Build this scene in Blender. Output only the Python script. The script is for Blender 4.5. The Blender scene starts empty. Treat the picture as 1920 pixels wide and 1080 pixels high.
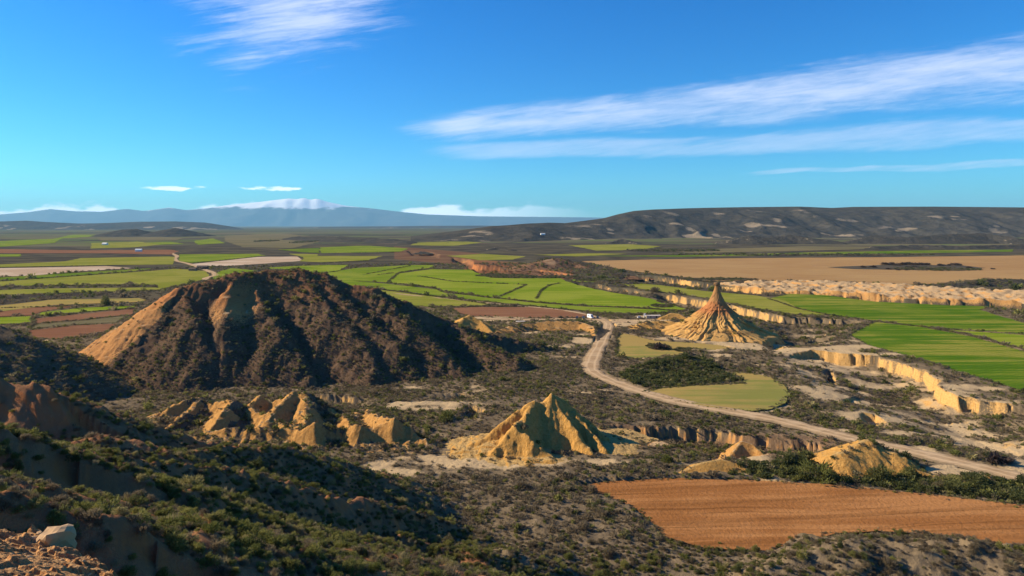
import bpy, math, random
import numpy as np
from mathutils import Vector, Matrix
from mathutils.geometry import delaunay_2d_cdt
R = math.radians
rng = np.random.default_rng(7)
random.seed(7)
scene = bpy.context.scene
col = scene.collection

# ------------------------------------------------------------------ camera
CAM_Z, FPX, HY = 70.0, 1280.0, 422.0          # eye height (m), focal length and horizon row of the 1920 px photo
cam_d = bpy.data.cameras.new('camera'); cam = bpy.data.objects.new('camera', cam_d); col.objects.link(cam)
cam.location = (0, 0, CAM_Z); cam.rotation_euler = (R(90), 0, 0)
cam_d.sensor_width = 36; cam_d.lens = 24; cam_d.shift_y = -(540 - HY) / 1920
cam_d.clip_start = 0.5; cam_d.clip_end = 300000
scene.camera = cam

# ------------------------------------------------------------------ sun, sky, exposure
SUN_AZ, SUN_EL = 167.0, 27.0                  # direction TO the sun: angle from +X counter-clockwise, elevation
sd = Vector((math.cos(R(SUN_AZ)) * math.cos(R(SUN_EL)), math.sin(R(SUN_AZ)) * math.cos(R(SUN_EL)), math.sin(R(SUN_EL))))
sl = bpy.data.lights.new('sun', 'SUN'); sl.energy = 5.0; sl.angle = R(0.5); sl.color = (1.0, 0.83, 0.60)
so = bpy.data.objects.new('sun', sl); col.objects.link(so); so.rotation_euler = sd.to_track_quat('Z', 'Y').to_euler()
scene.view_settings.view_transform = 'Standard'; scene.view_settings.look = 'None'
scene.view_settings.exposure = 0.98; scene.view_settings.gamma = 1.0
scene.cycles.max_bounces = 4; scene.cycles.diffuse_bounces = 3; scene.cycles.volume_bounces = 0
scene.cycles.transparent_max_bounces = 8; scene.cycles.use_denoising = True

class NT:
    """tiny node-tree writer"""
    def __init__(s, tree): s.t = tree; s.n = tree.nodes; s.l = tree.links
    def node(s, typ, ins=None, **kw):
        n = s.n.new(typ)
        for k, v in kw.items(): setattr(n, k, v)
        for k, v in (ins or {}).items():
            if isinstance(v, bpy.types.NodeSocket): s.l.new(v, n.inputs[k])
            else: n.inputs[k].default_value = v
        return n
    def m(s, op, a, b=0.0, c=0.0, clamp=False):
        n = s.n.new('ShaderNodeMath'); n.operation = op; n.use_clamp = clamp
        for i, v in enumerate((a, b, c)):
            if isinstance(v, bpy.types.NodeSocket): s.l.new(v, n.inputs[i])
            else: n.inputs[i].default_value = v
        return n.outputs[0]
    def ss(s, x, lo, hi, out0=0.0, out1=1.0):
        n = s.node('ShaderNodeMapRange', {0: x, 1: lo, 2: hi, 3: out0, 4: out1}, interpolation_type='SMOOTHSTEP')
        return n.outputs[0]
    def mix(s, f, a, b):
        n = s.n.new('ShaderNodeMix'); n.data_type = 'RGBA'
        for k, v in ((0, f), (6, a), (7, b)):
            if isinstance(v, bpy.types.NodeSocket): s.l.new(v, n.inputs[k])
            else: n.inputs[k].default_value = (v if not isinstance(v, tuple) else (*v, 1.0)[:4])
        return n.outputs[2]
    def noise(s, vec, scale, detail=4, rough=0.55, dist=0.0):
        n = s.node('ShaderNodeTexNoise', {'Vector': vec, 'Scale': scale, 'Detail': detail, 'Roughness': rough, 'Distortion': dist})
        return n.outputs['Fac']
    def xyz(s, x, y, z):
        return s.node('ShaderNodeCombineXYZ', {0: x, 1: y, 2: z}).outputs[0]

world = bpy.data.worlds.new('World'); scene.world = world; world.use_nodes = True
w = NT(world.node_tree); w.n.clear()
sky = w.node('ShaderNodeTexSky', sky_type='NISHITA', sun_disc=False)
sky.sun_elevation = R(SUN_EL); sky.sun_rotation = R(90 - SUN_AZ); sky.altitude = 400
sky.air_density = 1.0; sky.dust_density = 0.25; sky.ozone_density = 2.5
hs0 = w.node('ShaderNodeHueSaturation', {'Saturation': 1.42, 'Value': 1.0, 'Color': sky.outputs[0]})
hs = w.node('ShaderNodeVectorMath', {0: hs0.outputs[0], 1: (0.30, 0.86, 1.20)}, operation='MULTIPLY')
dirv = w.node('ShaderNodeTexCoord').outputs['Generated']
sx = w.node('ShaderNodeSeparateXYZ', {0: dirv})
dx, dy, dz = sx.outputs
yy = w.m('MAXIMUM', dy, 0.02)
A = w.m('DIVIDE', dx, yy); E = w.m('DIVIDE', dz, yy)     # bearing and height angle (tangents) ahead of the viewpoint
front = w.ss(dy, 0.05, 0.25)
wisp = w.noise(w.xyz(w.m('MULTIPLY', A, 3.0), w.m('MULTIPLY', w.m('SUBTRACT', E, w.m('MULTIPLY', A, 0.09)), 26.0), 0.0), 1.0, 7, 0.62, 0.6)
fine = w.noise(w.xyz(w.m('MULTIPLY', A, 9.0), w.m('MULTIPLY', w.m('SUBTRACT', E, w.m('MULTIPLY', A, 0.12)), 60.0), 3.0), 1.0, 6, 0.65, 0.4)
fib = w.noise(w.xyz(w.m('MULTIPLY', A, 14.0), w.m('MULTIPLY', w.m('SUBTRACT', E, w.m('MULTIPLY', A, 0.15)), 190.0), 5.0), 1.0, 6, 0.7, 0.8)
broad = w.noise(w.xyz(w.m('MULTIPLY', A, 2.2), w.m('MULTIPLY', E, 9.0), 7.0), 1.0, 4, 0.5)
def band(e0, k, w0, wk, a0, soft0=0.35):
    c = w.m('ADD', e0, w.m('MULTIPLY', A, k))
    c = w.m('ADD', c, w.m('MULTIPLY', w.m('SUBTRACT', broad, 0.5), 0.05))
    hw = w.m('MAXIMUM', w.m('MULTIPLY', w.m('SUBTRACT', A, a0), wk), 0.0)
    hw = w.m('ADD', hw, w0)
    d = w.m('DIVIDE', w.m('ABSOLUTE', w.m('SUBTRACT', E, c)), hw)
    body = w.ss(d, 1.25, soft0, 0.0, 1.0)
    return w.m('MULTIPLY', body, w.ss(A, a0 - 0.03, a0 + 0.10))
def wispy(mask, lo, hi):
    t = w.m('ADD', w.m('MULTIPLY', mask, 0.62), w.m('MULTIPLY', w.m('SUBTRACT', wisp, 0.5), 0.9))
    t = w.m('ADD', t, w.m('MULTIPLY', w.m('SUBTRACT', fine, 0.5), 0.75))
    t = w.m('ADD', t, w.m('MULTIPLY', w.m('SUBTRACT', fib, 0.5), 0.5))
    return w.m('MULTIPLY', w.ss(t, lo, hi), w.ss(mask, 0.0, 0.3))
c1 = wispy(band(0.152, 0.099, 0.021, 0.046, -0.17, 0.15), 0.06, 0.95)
c2 = wispy(band(0.110, 0.028, 0.014, 0.010, -0.15), 0.12, 0.9)
c3 = wispy(band(0.066, 0.030, 0.004, 0.008, 0.30), 0.22, 0.9)
# cirrus patch, upper left
pa = w.m('DIVIDE', w.m('SUBTRACT', A, w.m('ADD', -0.33, w.m('MULTIPLY', w.m('SUBTRACT', E, 0.28), 0.5))), 0.20)
pe = w.m('DIVIDE', w.m('SUBTRACT', E, 0.295), 0.10)
pr = w.m('SQRT', w.m('ADD', w.m('MULTIPLY', pa, pa), w.m('MULTIPLY', pe, pe)))
pr = w.m('ADD', pr, w.m('MULTIPLY', w.m('SUBTRACT', broad, 0.5), 1.2))
c4 = wispy(w.ss(pr, 1.15, 0.2, 0.0, 1.0), 0.12, 0.85)
# scattered high cirrus over the rest of the sky (outside the view ahead)
pl = w.xyz(w.m('DIVIDE', dx, w.m('MAXIMUM', dz, 0.05)), w.m('DIVIDE', dy, w.m('MAXIMUM', dz, 0.05)), 0.0)
rest = w.noise(w.node('ShaderNodeMapping', {0: pl, 3: (0.5, 1.6, 1.0)}).outputs[0], 0.8, 6, 0.6, 0.4)
c5 = w.m('MULTIPLY', w.m('MULTIPLY', w.ss(rest, 0.56, 0.8), w.ss(dz, 0.1, 0.3)), w.m('SUBTRACT', 1.0, front))
# low cumulus bank over the mountains
cu = w.noise(w.xyz(w.m('MULTIPLY', A, 22.0), w.m('MULTIPLY', E, 60.0), 1.7), 1.0, 6, 0.6)
cub = w.noise(w.xyz(w.m('MULTIPLY', A, 7.0), 2.0, 4.0), 1.0, 3, 0.5)
top = w.m('ADD', 0.017, w.m('MULTIPLY', w.ss(cub, 0.35, 0.65), 0.018))
lowc = w.ss(w.m('SUBTRACT', w.m('ADD', top, w.m('MULTIPLY', w.m('SUBTRACT', cu, 0.5), 0.030)), E), -0.002, 0.006)
lowc = w.m('MULTIPLY', lowc, w.ss(A, 0.16, -0.12))
puff = w.noise(w.xyz(w.m('MULTIPLY', A, 13.0), w.m('MULTIPLY', E, 60.0), 9.0), 1.0, 5, 0.55)
pband = w.m('MULTIPLY', w.ss(w.m('ABSOLUTE', w.m('SUBTRACT', E, 0.053)), 0.010, 0.0), w.ss(A, 0.0, -0.35))
puffs = w.m('MULTIPLY', w.ss(w.m('MULTIPLY', puff, w.m('ADD', 0.75, w.m('MULTIPLY', pband, 0.35))), 0.60, 0.70), pband)
low = w.m('MULTIPLY', w.m('MAXIMUM', w.m('MULTIPLY', lowc, 0.85), w.m('MULTIPLY', puffs, 0.8)), front)
hi = w.m('MAXIMUM', w.m('MAXIMUM', w.m('MULTIPLY', c1, 0.74), w.m('MULTIPLY', c2, 0.42)), w.m('MAXIMUM', w.m('MULTIPLY', c3, 0.5), w.m('MULTIPLY', c4, 0.72)))
hi = w.m('MAXIMUM', w.m('MULTIPLY', hi, front), w.m('MULTIPLY', c5, 0.5))
SKY_S = 0.072
cl = w.mix(hi, hs.outputs[0], (6.6, 7.1, 8.8))
cl = w.mix(low, cl, (12.5, 13.0, 14.0))
bg = w.node('ShaderNodeBackground', {'Color': cl, 'Strength': SKY_S})
w.l.new(bg.outputs[0], w.node('ShaderNodeOutputWorld').inputs[0])

# ------------------------------------------------------------------ numpy helpers
def hash2(ix, iy, seed):
    h = (ix.astype(np.int64) * 374761393 + iy.astype(np.int64) * 668265263 + seed * 974711) & 0x7fffffff
    h = ((h ^ (h >> 13)) * 1274126177) & 0x7fffffff
    h = h ^ (h >> 16)
    return (h & 0xffffff) / float(0xffffff)
def vnoise(x, y, seed=0):
    ix = np.floor(x); iy = np.floor(y); fx = x - ix; fy = y - iy
    u = fx * fx * fx * (fx * (fx * 6 - 15) + 10); v = fy * fy * fy * (fy * (fy * 6 - 15) + 10)
    a = hash2(ix, iy, seed); b = hash2(ix + 1, iy, seed); c = hash2(ix, iy + 1, seed); d = hash2(ix + 1, iy + 1, seed)
    return a + (b - a) * u + (c - a) * v + (a - b - c + d) * u * v
def fbm(x, y, sc, oct=4, seed=0, gain=0.5):
    t = 0; amp = 1; tot = 0; f = 1.0 / sc
    for o in range(oct):
        t = t + amp * vnoise(x * f + 17.3 * o, y * f - 9.1 * o, seed + o); tot += amp; amp *= gain; f *= 2.03
    return t / tot
def ridged(x, y, sc, oct=4, seed=0):
    t = 0; amp = 1; tot = 0; f = 1.0 / sc
    for o in range(oct):
        t = t + amp * (1 - np.abs(2 * vnoise(x * f + 7.7 * o, y * f + 3.3 * o, seed + o) - 1)); tot += amp; amp *= 0.5; f *= 2.1
    return t / tot
def smooth(t): t = np.clip(t, 0, 1); return t * t * (3 - 2 * t)
def sstep(a, b, x): return smooth((x - a) / (b - a))
def gp(px, py, z=0.0):                                     # photo pixel -> ground point at height z
    d = FPX * (CAM_Z - z) / (py - HY); return ((px - 960) / FPX * d, d)
def p3(px, py, d): return ((px - 960) / FPX * d, d, CAM_Z - d * (py - HY) / FPX)
def inpoly(x, y, poly):
    poly = np.asarray(poly, float); m = np.zeros(x.shape, bool)
    bb = (x >= poly[:, 0].min()) & (x <= poly[:, 0].max()) & (y >= poly[:, 1].min()) & (y <= poly[:, 1].max())
    if not bb.any(): return m
    xs = x[bb]; ys = y[bb]; r = np.zeros(xs.shape, bool); j = len(poly) - 1
    for i in range(len(poly)):
        xi, yi = poly[i]; xj, yj = poly[j]
        if yi != yj:
            r ^= ((yi > ys) != (yj > ys)) & (xs < (xj - xi) * (ys - yi) / (yj - yi) + xi)
        j = i
    m[bb] = r; return m
def dline(x, y, pts, want=False):
    best = np.full(x.shape, 1e9); side = np.zeros(x.shape); zz = np.zeros(x.shape)
    for a, b in zip(pts[:-1], pts[1:]):
        ux, uy = b[0] - a[0], b[1] - a[1]; L = ux * ux + uy * uy + 1e-9
        t = np.clip(((x - a[0]) * ux + (y - a[1]) * uy) / L, 0, 1)
        d = np.hypot(x - a[0] - t * ux, y - a[1] - t * uy)
        k = d < best; best = np.where(k, d, best)
    return best
def tents(x, y, lines, floor=-4.0, rc=0.0, k=0.0):
    """height of eroded ground: the upper envelope of ridge lines that fall off to both sides (slopes left, right)"""
    h = np.full(x.shape, floor)
    for pts, sL, sR in lines:
        P = np.asarray(pts, float); reach = max(P[:, 2].max() - floor, 0.1) / min(sL, sR)
        bb = (x > P[:, 0].min() - reach) & (x < P[:, 0].max() + reach) & (y > P[:, 1].min() - reach) & (y < P[:, 1].max() + reach)
        if not bb.any(): continue
        xs, ys = x[bb], y[bb]; hb = h[bb]
        for a, b in zip(P[:-1], P[1:]):
            ux, uy = b[0] - a[0], b[1] - a[1]; L = ux * ux + uy * uy + 1e-9
            t = np.clip(((xs - a[0]) * ux + (ys - a[1]) * uy) / L, 0, 1)
            ex = xs - a[0] - t * ux; ey = ys - a[1] - t * uy
            d = np.hypot(ex, ey); cr = ux * ey - uy * ex
            if rc: d = np.sqrt(d * d + rc * rc) - rc
            c = a[2] + t * (b[2] - a[2]) - d * np.where(cr > 0, sL, sR); df_ = np.abs(hb - c)
            hb = np.maximum(hb, c)
            if k: hb = hb + np.maximum(k - df_, 0) ** 2 / (4 * k) * 0.6
        h[bb] = hb
    return h
def ribs(crest, spacing, slope, side, seed, zmin=-0.5, jitter=0.35, both=True, frac=0.97):
    """buttress spurs running down from a crest line on both flanks"""
    r = np.random.default_rng(seed); out = []; P = np.asarray(crest, float)
    for a, b in zip(P[:-1], P[1:]):
        L = np.hypot(*(b - a)[:2]); n = max(1, int(L / spacing)); u = (b - a)[:2] / (L + 1e-9)
        for k in range(n):
            t = (k + r.uniform(0.2, 0.8)) / n; p = a + (b - a) * t
            for s in ((1, -1) if both else (1,)):
                nrm = np.array((-u[1], u[0])) * s; ang = r.normal(0, jitter)
                dr = np.array((nrm[0] * math.cos(ang) - nrm[1] * math.sin(ang), nrm[0] * math.sin(ang) + nrm[1] * math.cos(ang)))
                z0 = p[2] * frac; ln = (z0 - zmin) / (slope * r.uniform(0.85, 1.25)); q = p[:2] + dr * ln
                bend = np.array((-dr[1], dr[0])) * ln * r.normal(0, 0.08); mid = p[:2] + dr * ln * 0.5 + bend
                out.append(([(p[0], p[1], z0), (mid[0], mid[1], zmin + (z0 - zmin) * 0.44), (q[0], q[1], zmin)], side, side))
    return out

def apron(crest, z, slope): return [([(p[0], p[1], min(p[2], z)) for p in crest], slope, slope)]
def new_mesh(name, verts, faces, mat, smooth_=True, attrs=None):
    verts = np.asarray(verts, np.float32).reshape(-1, 3); faces = np.asarray(faces, np.int32)
    me = bpy.data.meshes.new(name); k = faces.shape[1]
    me.vertices.add(len(verts)); me.vertices.foreach_set('co', verts.ravel())
    me.loops.add(faces.size); me.loops.foreach_set('vertex_index', faces.ravel())
    me.polygons.add(len(faces)); me.polygons.foreach_set('loop_start', np.arange(0, faces.size, k, dtype=np.int32))
    me.polygons.foreach_set('use_smooth', np.full(len(faces), smooth_))
    for an, av in (attrs or {}).items():
        at = me.attributes.new(an, 'FLOAT', 'POINT'); at.data.foreach_set('value', np.asarray(av, np.float32).ravel())
    me.update(calc_edges=True); me.validate()
    if mat: me.materials.append(mat)
    return me
def obj(name, me, parent=None, **props):
    o = bpy.data.objects.new(name, me); col.objects.link(o)
    if parent: o.parent = parent
    for k, v in props.items(): o[k] = v
    return o
def grid_faces(nu, nv):
    i = np.arange((nu - 1) * (nv - 1)); r = i // (nv - 1); c = i % (nv - 1); a = r * nv + c
    return np.stack([a, a + 1, a + nv + 1, a + nv], 1)

# ------------------------------------------------------------------ materials
def mat_new(name):
    m = bpy.data.materials.new(name); m.use_nodes = True; t = NT(m.node_tree); t.n.clear()
    b = t.node('ShaderNodeBsdfPrincipled', {'Roughness': 1.0, 'Specular IOR Level': 0.0})
    t.l.new(b.outputs[0], t.node('ShaderNodeOutputMaterial').inputs[0])
    return m, t, b
def plain(name, c, rough=0.6, metal=0.0, spec=0.4):
    m, t, b = mat_new(name)
    n = t.noise(t.node('ShaderNodeTexCoord').outputs['Object'], 3.0, 4)
    t.l.new(t.mix(n, tuple(k * 0.85 for k in c), tuple(min(1, k * 1.12) for k in c)), b.inputs['Base Color'])
    b.inputs['Roughness'].default_value = rough; b.inputs['Metallic'].default_value = metal; b.inputs['Specular IOR Level'].default_value = spec
    return m
def earth(name, soil, soil2, clay, clay2, pale, red, slope0=0.78, slope1=0.55, bump=0.6, strata=0.35, far=False):
    """soil under scrub, bare clay where steep or flagged 'bare', reddish where flagged 'red'"""
    m, t, b = mat_new(name)
    P = t.node('ShaderNodeNewGeometry').outputs['Position']; N = t.node('ShaderNodeNewGeometry').outputs['Normal']
    nz = t.node('ShaderNodeSeparateXYZ', {0: N}).outputs[2]; pz = t.node('ShaderNodeSeparateXYZ', {0: P}).outputs[2]
    bare = t.node('ShaderNodeAttribute', attribute_name='bare').outputs['Fac']
    redA = t.node('ShaderNodeAttribute', attribute_name='red').outputs['Fac']
    n1 = t.noise(P, 0.02 if far else 0.22, 6, 0.62); n2 = t.noise(P, 0.2 if far else 1.6, 5, 0.65); n3 = t.noise(P, 0.004 if far else 0.03, 4)
    soilc = t.mix(t.ss(n1, 0.35, 0.65), soil, soil2)
    soilc = t.mix(t.ss(n2, 0.58, 0.75), soilc, tuple(min(1, k * 1.7) for k in soil2))
    cover = t.node('ShaderNodeAttribute', attribute_name='cover').outputs['Fac']
    n6 = t.noise(P, 0.012, 5, 0.6)
    soilc = t.mix(cover, soilc, t.mix(t.ss(n6, 0.4, 0.6), (0.052, 0.045, 0.036), (0.090, 0.078, 0.050)))
    st = t.noise(t.xyz(0.0, 0.0, t.m('ADD', t.m('MULTIPLY', pz, 1.1), t.m('MULTIPLY', n1, 1.2))), 1.0, 3, 0.6)
    clayc = t.mix(t.ss(t.m('ADD', t.m('MULTIPLY', st, strata), t.m('MULTIPLY', n2, 1 - strata)), 0.38, 0.62), clay, clay2)
    sv = t.noise(t.node('ShaderNodeMapping', {0: P, 3: (0.9, 0.9, 0.07)}).outputs[0], 0.08 if far else 1.0, 4, 0.6)
    clayc = t.mix(t.ss(sv, 0.52, 0.72, 0.0, 0.55), clayc, tuple(k * 0.55 for k in clay))
    clayc = t.mix(redA, clayc, red)
    flat = t.ss(nz, slope1, slope0)
    bm = t.ss(t.m('ADD', bare, t.m('MULTIPLY', t.m('SUBTRACT', n2, 0.5), 0.9)), 0.38, 0.62)
    palec = t.mix(t.ss(n2, 0.35, 0.7), pale, tuple(k * 0.72 for k in pale))
    bc = t.mix(flat, clayc, t.mix(t.ss(nz, 0.9, 0.99), clayc, palec))
    steep = t.ss(t.m('ADD', nz, t.m('MULTIPLY', t.m('SUBTRACT', n1, 0.5), 0.18)), slope0, slope1)
    c = t.mix(t.m('MAXIMUM', bm, steep), soilc, bc)
    c = t.mix(t.m('MULTIPLY', redA, 0.55), c, red)
    t.l.new(c, b.inputs['Base Color'])
    n5 = t.noise(P, 0.6 if far else 6.5, 4, 0.7)
    h = t.m('ADD', t.m('MULTIPLY', n1, 1.0), t.m('ADD', t.m('MULTIPLY', n2, 0.5), t.m('ADD', t.m('MULTIPLY', sv, 0.8), t.m('MULTIPLY', n5, 0.3))))
    bp = t.node('ShaderNodeBump', {'Strength': bump, 'Distance': 8.0 if far else 0.8, 'Height': h})
    t.l.new(bp.outputs[0], b.inputs['Normal'])
    return m
OCH, OCH2, PALE, RED = (0.42, 0.235, 0.075), (0.50, 0.31, 0.115), (0.50, 0.365, 0.20), (0.33, 0.125, 0.048)
M_ground = earth('ground_earth', (0.130, 0.099, 0.061), (0.19, 0.143, 0.086), OCH, OCH2, PALE, RED)
M_hill = earth('hill_earth', (0.105, 0.080, 0.053), (0.15, 0.112, 0.070), (0.38, 0.19, 0.058), (0.47, 0.265, 0.088), PALE, RED, 0.66, 0.48, 0.9)
M_mesa = earth('mesa_earth', (0.062, 0.050, 0.036), (0.095, 0.073, 0.048), (0.36, 0.185, 0.068), (0.44, 0.26, 0.10), PALE, RED, 0.62, 0.42)
M_clay = earth('yellow_clay', (0.43, 0.235, 0.066), (0.48, 0.275, 0.085), (0.43, 0.225, 0.058), (0.50, 0.285, 0.085), (0.50, 0.33, 0.13), RED, 0.9, 0.8, 0.9)
M_far = earth('far_hill_earth', (0.050, 0.047, 0.040), (0.080, 0.070, 0.052), (0.16, 0.13, 0.085), (0.28, 0.22, 0.14), (0.3, 0.24, 0.16), RED, 0.72, 0.5, 0.8, far=True)
def field_mat(name, c1, c2, streak, rowdir, rowscale, bump=0.3, patch=0.012, c3=None, lines=0.0, ruts=False):
    m, t, b = mat_new(name)
    P = t.node('ShaderNodeNewGeometry').outputs['Position']
    mp = t.node('ShaderNodeMapping', {0: P, 2: (0, 0, R(rowdir)), 3: (0.012, 0.16, 1.0)}).outputs[0]
    n1 = t.noise(mp, 1.0, 6, 0.62, 0.3); n2 = t.noise(P, patch, 5, 0.6, 0.5); n3 = t.noise(P, 0.9, 4, 0.7)
    f = t.m('ADD', t.m('MULTIPLY', n1, streak), t.m('MULTIPLY', n2, 1 - streak))
    c = t.mix(t.ss(f, 0.44, 0.56), c1, c2)
    if c3: c = t.mix(t.m('MULTIPLY', t.ss(t.m('ADD', t.m('MULTIPLY', n2, 0.5), t.m('MULTIPLY', n1, 0.5)), 0.51, 0.58), 0.8), c, c3)
    c = t.mix(t.ss(n3, 0.3, 0.8, 0.0, 0.35), c, tuple(k * 0.6 for k in c1))
    wv = t.node('ShaderNodeTexWave', {'Vector': t.node('ShaderNodeMapping', {0: P, 2: (0, 0, R(rowdir))}).outputs[0], 'Scale': rowscale, 'Distortion': 14.0, 'Detail': 3.0, 'Detail Scale': 0.03}, bands_direction='Y')
    c = t.mix(t.m('MULTIPLY', t.ss(wv.outputs['Fac'], 0.86, 1.0), 0.34), c, tuple(k * 0.5 for k in c1))
    if lines:
        cv = t.noise(P, 0.012, 2); q = t.node('ShaderNodeSeparateXYZ', {0: t.node('ShaderNodeMapping', {0: P, 2: (0, 0, R(rowdir))}).outputs[0]})
        yy_ = t.m('ADD', q.outputs[1], t.m('MULTIPLY', cv, 26.0))
        ln = t.noise(t.xyz(t.m('MULTIPLY', q.outputs[0], 0.012), t.m('MULTIPLY', yy_, 0.75), 0.0), 1.0, 4, 0.7)
        c = t.mix(t.ss(ln, 0.53, 0.68, 0.0, lines), c, tuple(k * 0.42 for k in c1)); c = t.mix(t.ss(ln, 0.42, 0.3, 0.0, lines * 0.6), c, tuple(min(1, k * 1.35) for k in c2))
    if ruts:
        ac = t.m('ABSOLUTE', t.node('ShaderNodeAttribute', attribute_name='across').outputs['Fac'])
        c = t.mix(t.ss(t.m('ABSOLUTE', t.m('SUBTRACT', ac, 0.42)), 0.2, 0.04, 0.0, 0.55), c, tuple(min(1, k * 1.3) for k in c2))
        c = t.mix(t.ss(t.m('ADD', ac, t.m('MULTIPLY', t.m('SUBTRACT', n3, 0.5), 0.5)), 0.78, 1.0, 0.0, 0.8), c, (0.17, 0.13, 0.08))
    t.l.new(c, b.inputs['Base Color'])
    bp = t.node('ShaderNodeBump', {'Strength': bump, 'Distance': 0.35, 'Height': t.m('ADD', n3, t.m('MULTIPLY', wv.outputs['Fac'], 0.15))})
    t.l.new(bp.outputs[0], b.inputs['Normal'])
    return m
FM = {
 'green': field_mat('green_crop', (0.120, 0.180, 0.015), (0.215, 0.245, 0.035), 0.55, 8, 0.12, lines=0.22),
 'bright': field_mat('bright_green_crop', (0.140, 0.205, 0.014), (0.235, 0.265, 0.035), 0.5, 5, 0.12, lines=0.22),
 'dark': field_mat('dark_green_crop', (0.060, 0.130, 0.010), (0.150, 0.190, 0.022), 0.7, -28, 0.10, c3=(0.25, 0.235, 0.045), lines=0.22),
 'olive': field_mat('olive_pasture', (0.175, 0.19, 0.028), (0.25, 0.235, 0.05), 0.5, -15, 0.1),
 'gold': field_mat('golden_stubble', (0.33, 0.235, 0.075), (0.24, 0.215, 0.06), 0.4, 10, 0.16, c3=(0.17, 0.19, 0.045), lines=0.22),
 'tan': field_mat('tan_stubble', (0.36, 0.23, 0.10), (0.30, 0.175, 0.075), 0.6, 4, 0.05, patch=0.004),
 'plough': field_mat('ploughed_orange_soil', (0.27, 0.115, 0.038), (0.38, 0.180, 0.066), 0.5, -6, 0.03, bump=0.9, lines=0.6),
 'brown': field_mat('ploughed_brown_soil', (0.19, 0.090, 0.050), (0.23, 0.118, 0.065), 0.6, 10, 0.05, lines=0.4),
 'pale': field_mat('pale_bare_soil', (0.40, 0.29, 0.19), (0.52, 0.41, 0.29), 0.4, 4, 0.05),
 'moor': field_mat('dull_olive_moor', (0.135, 0.118, 0.062), (0.175, 0.145, 0.075), 0.4, 4, 0.03, patch=0.004),
 'scrub': field_mat('dark_scrub', (0.060, 0.053, 0.042), (0.095, 0.080, 0.058), 0.4, 4, 0.03),
}
M_road = field_mat('dirt_road', (0.36, 0.245, 0.135), (0.44, 0.315, 0.185), 0.4, 0, 0.05, patch=0.12, ruts=True)

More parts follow.
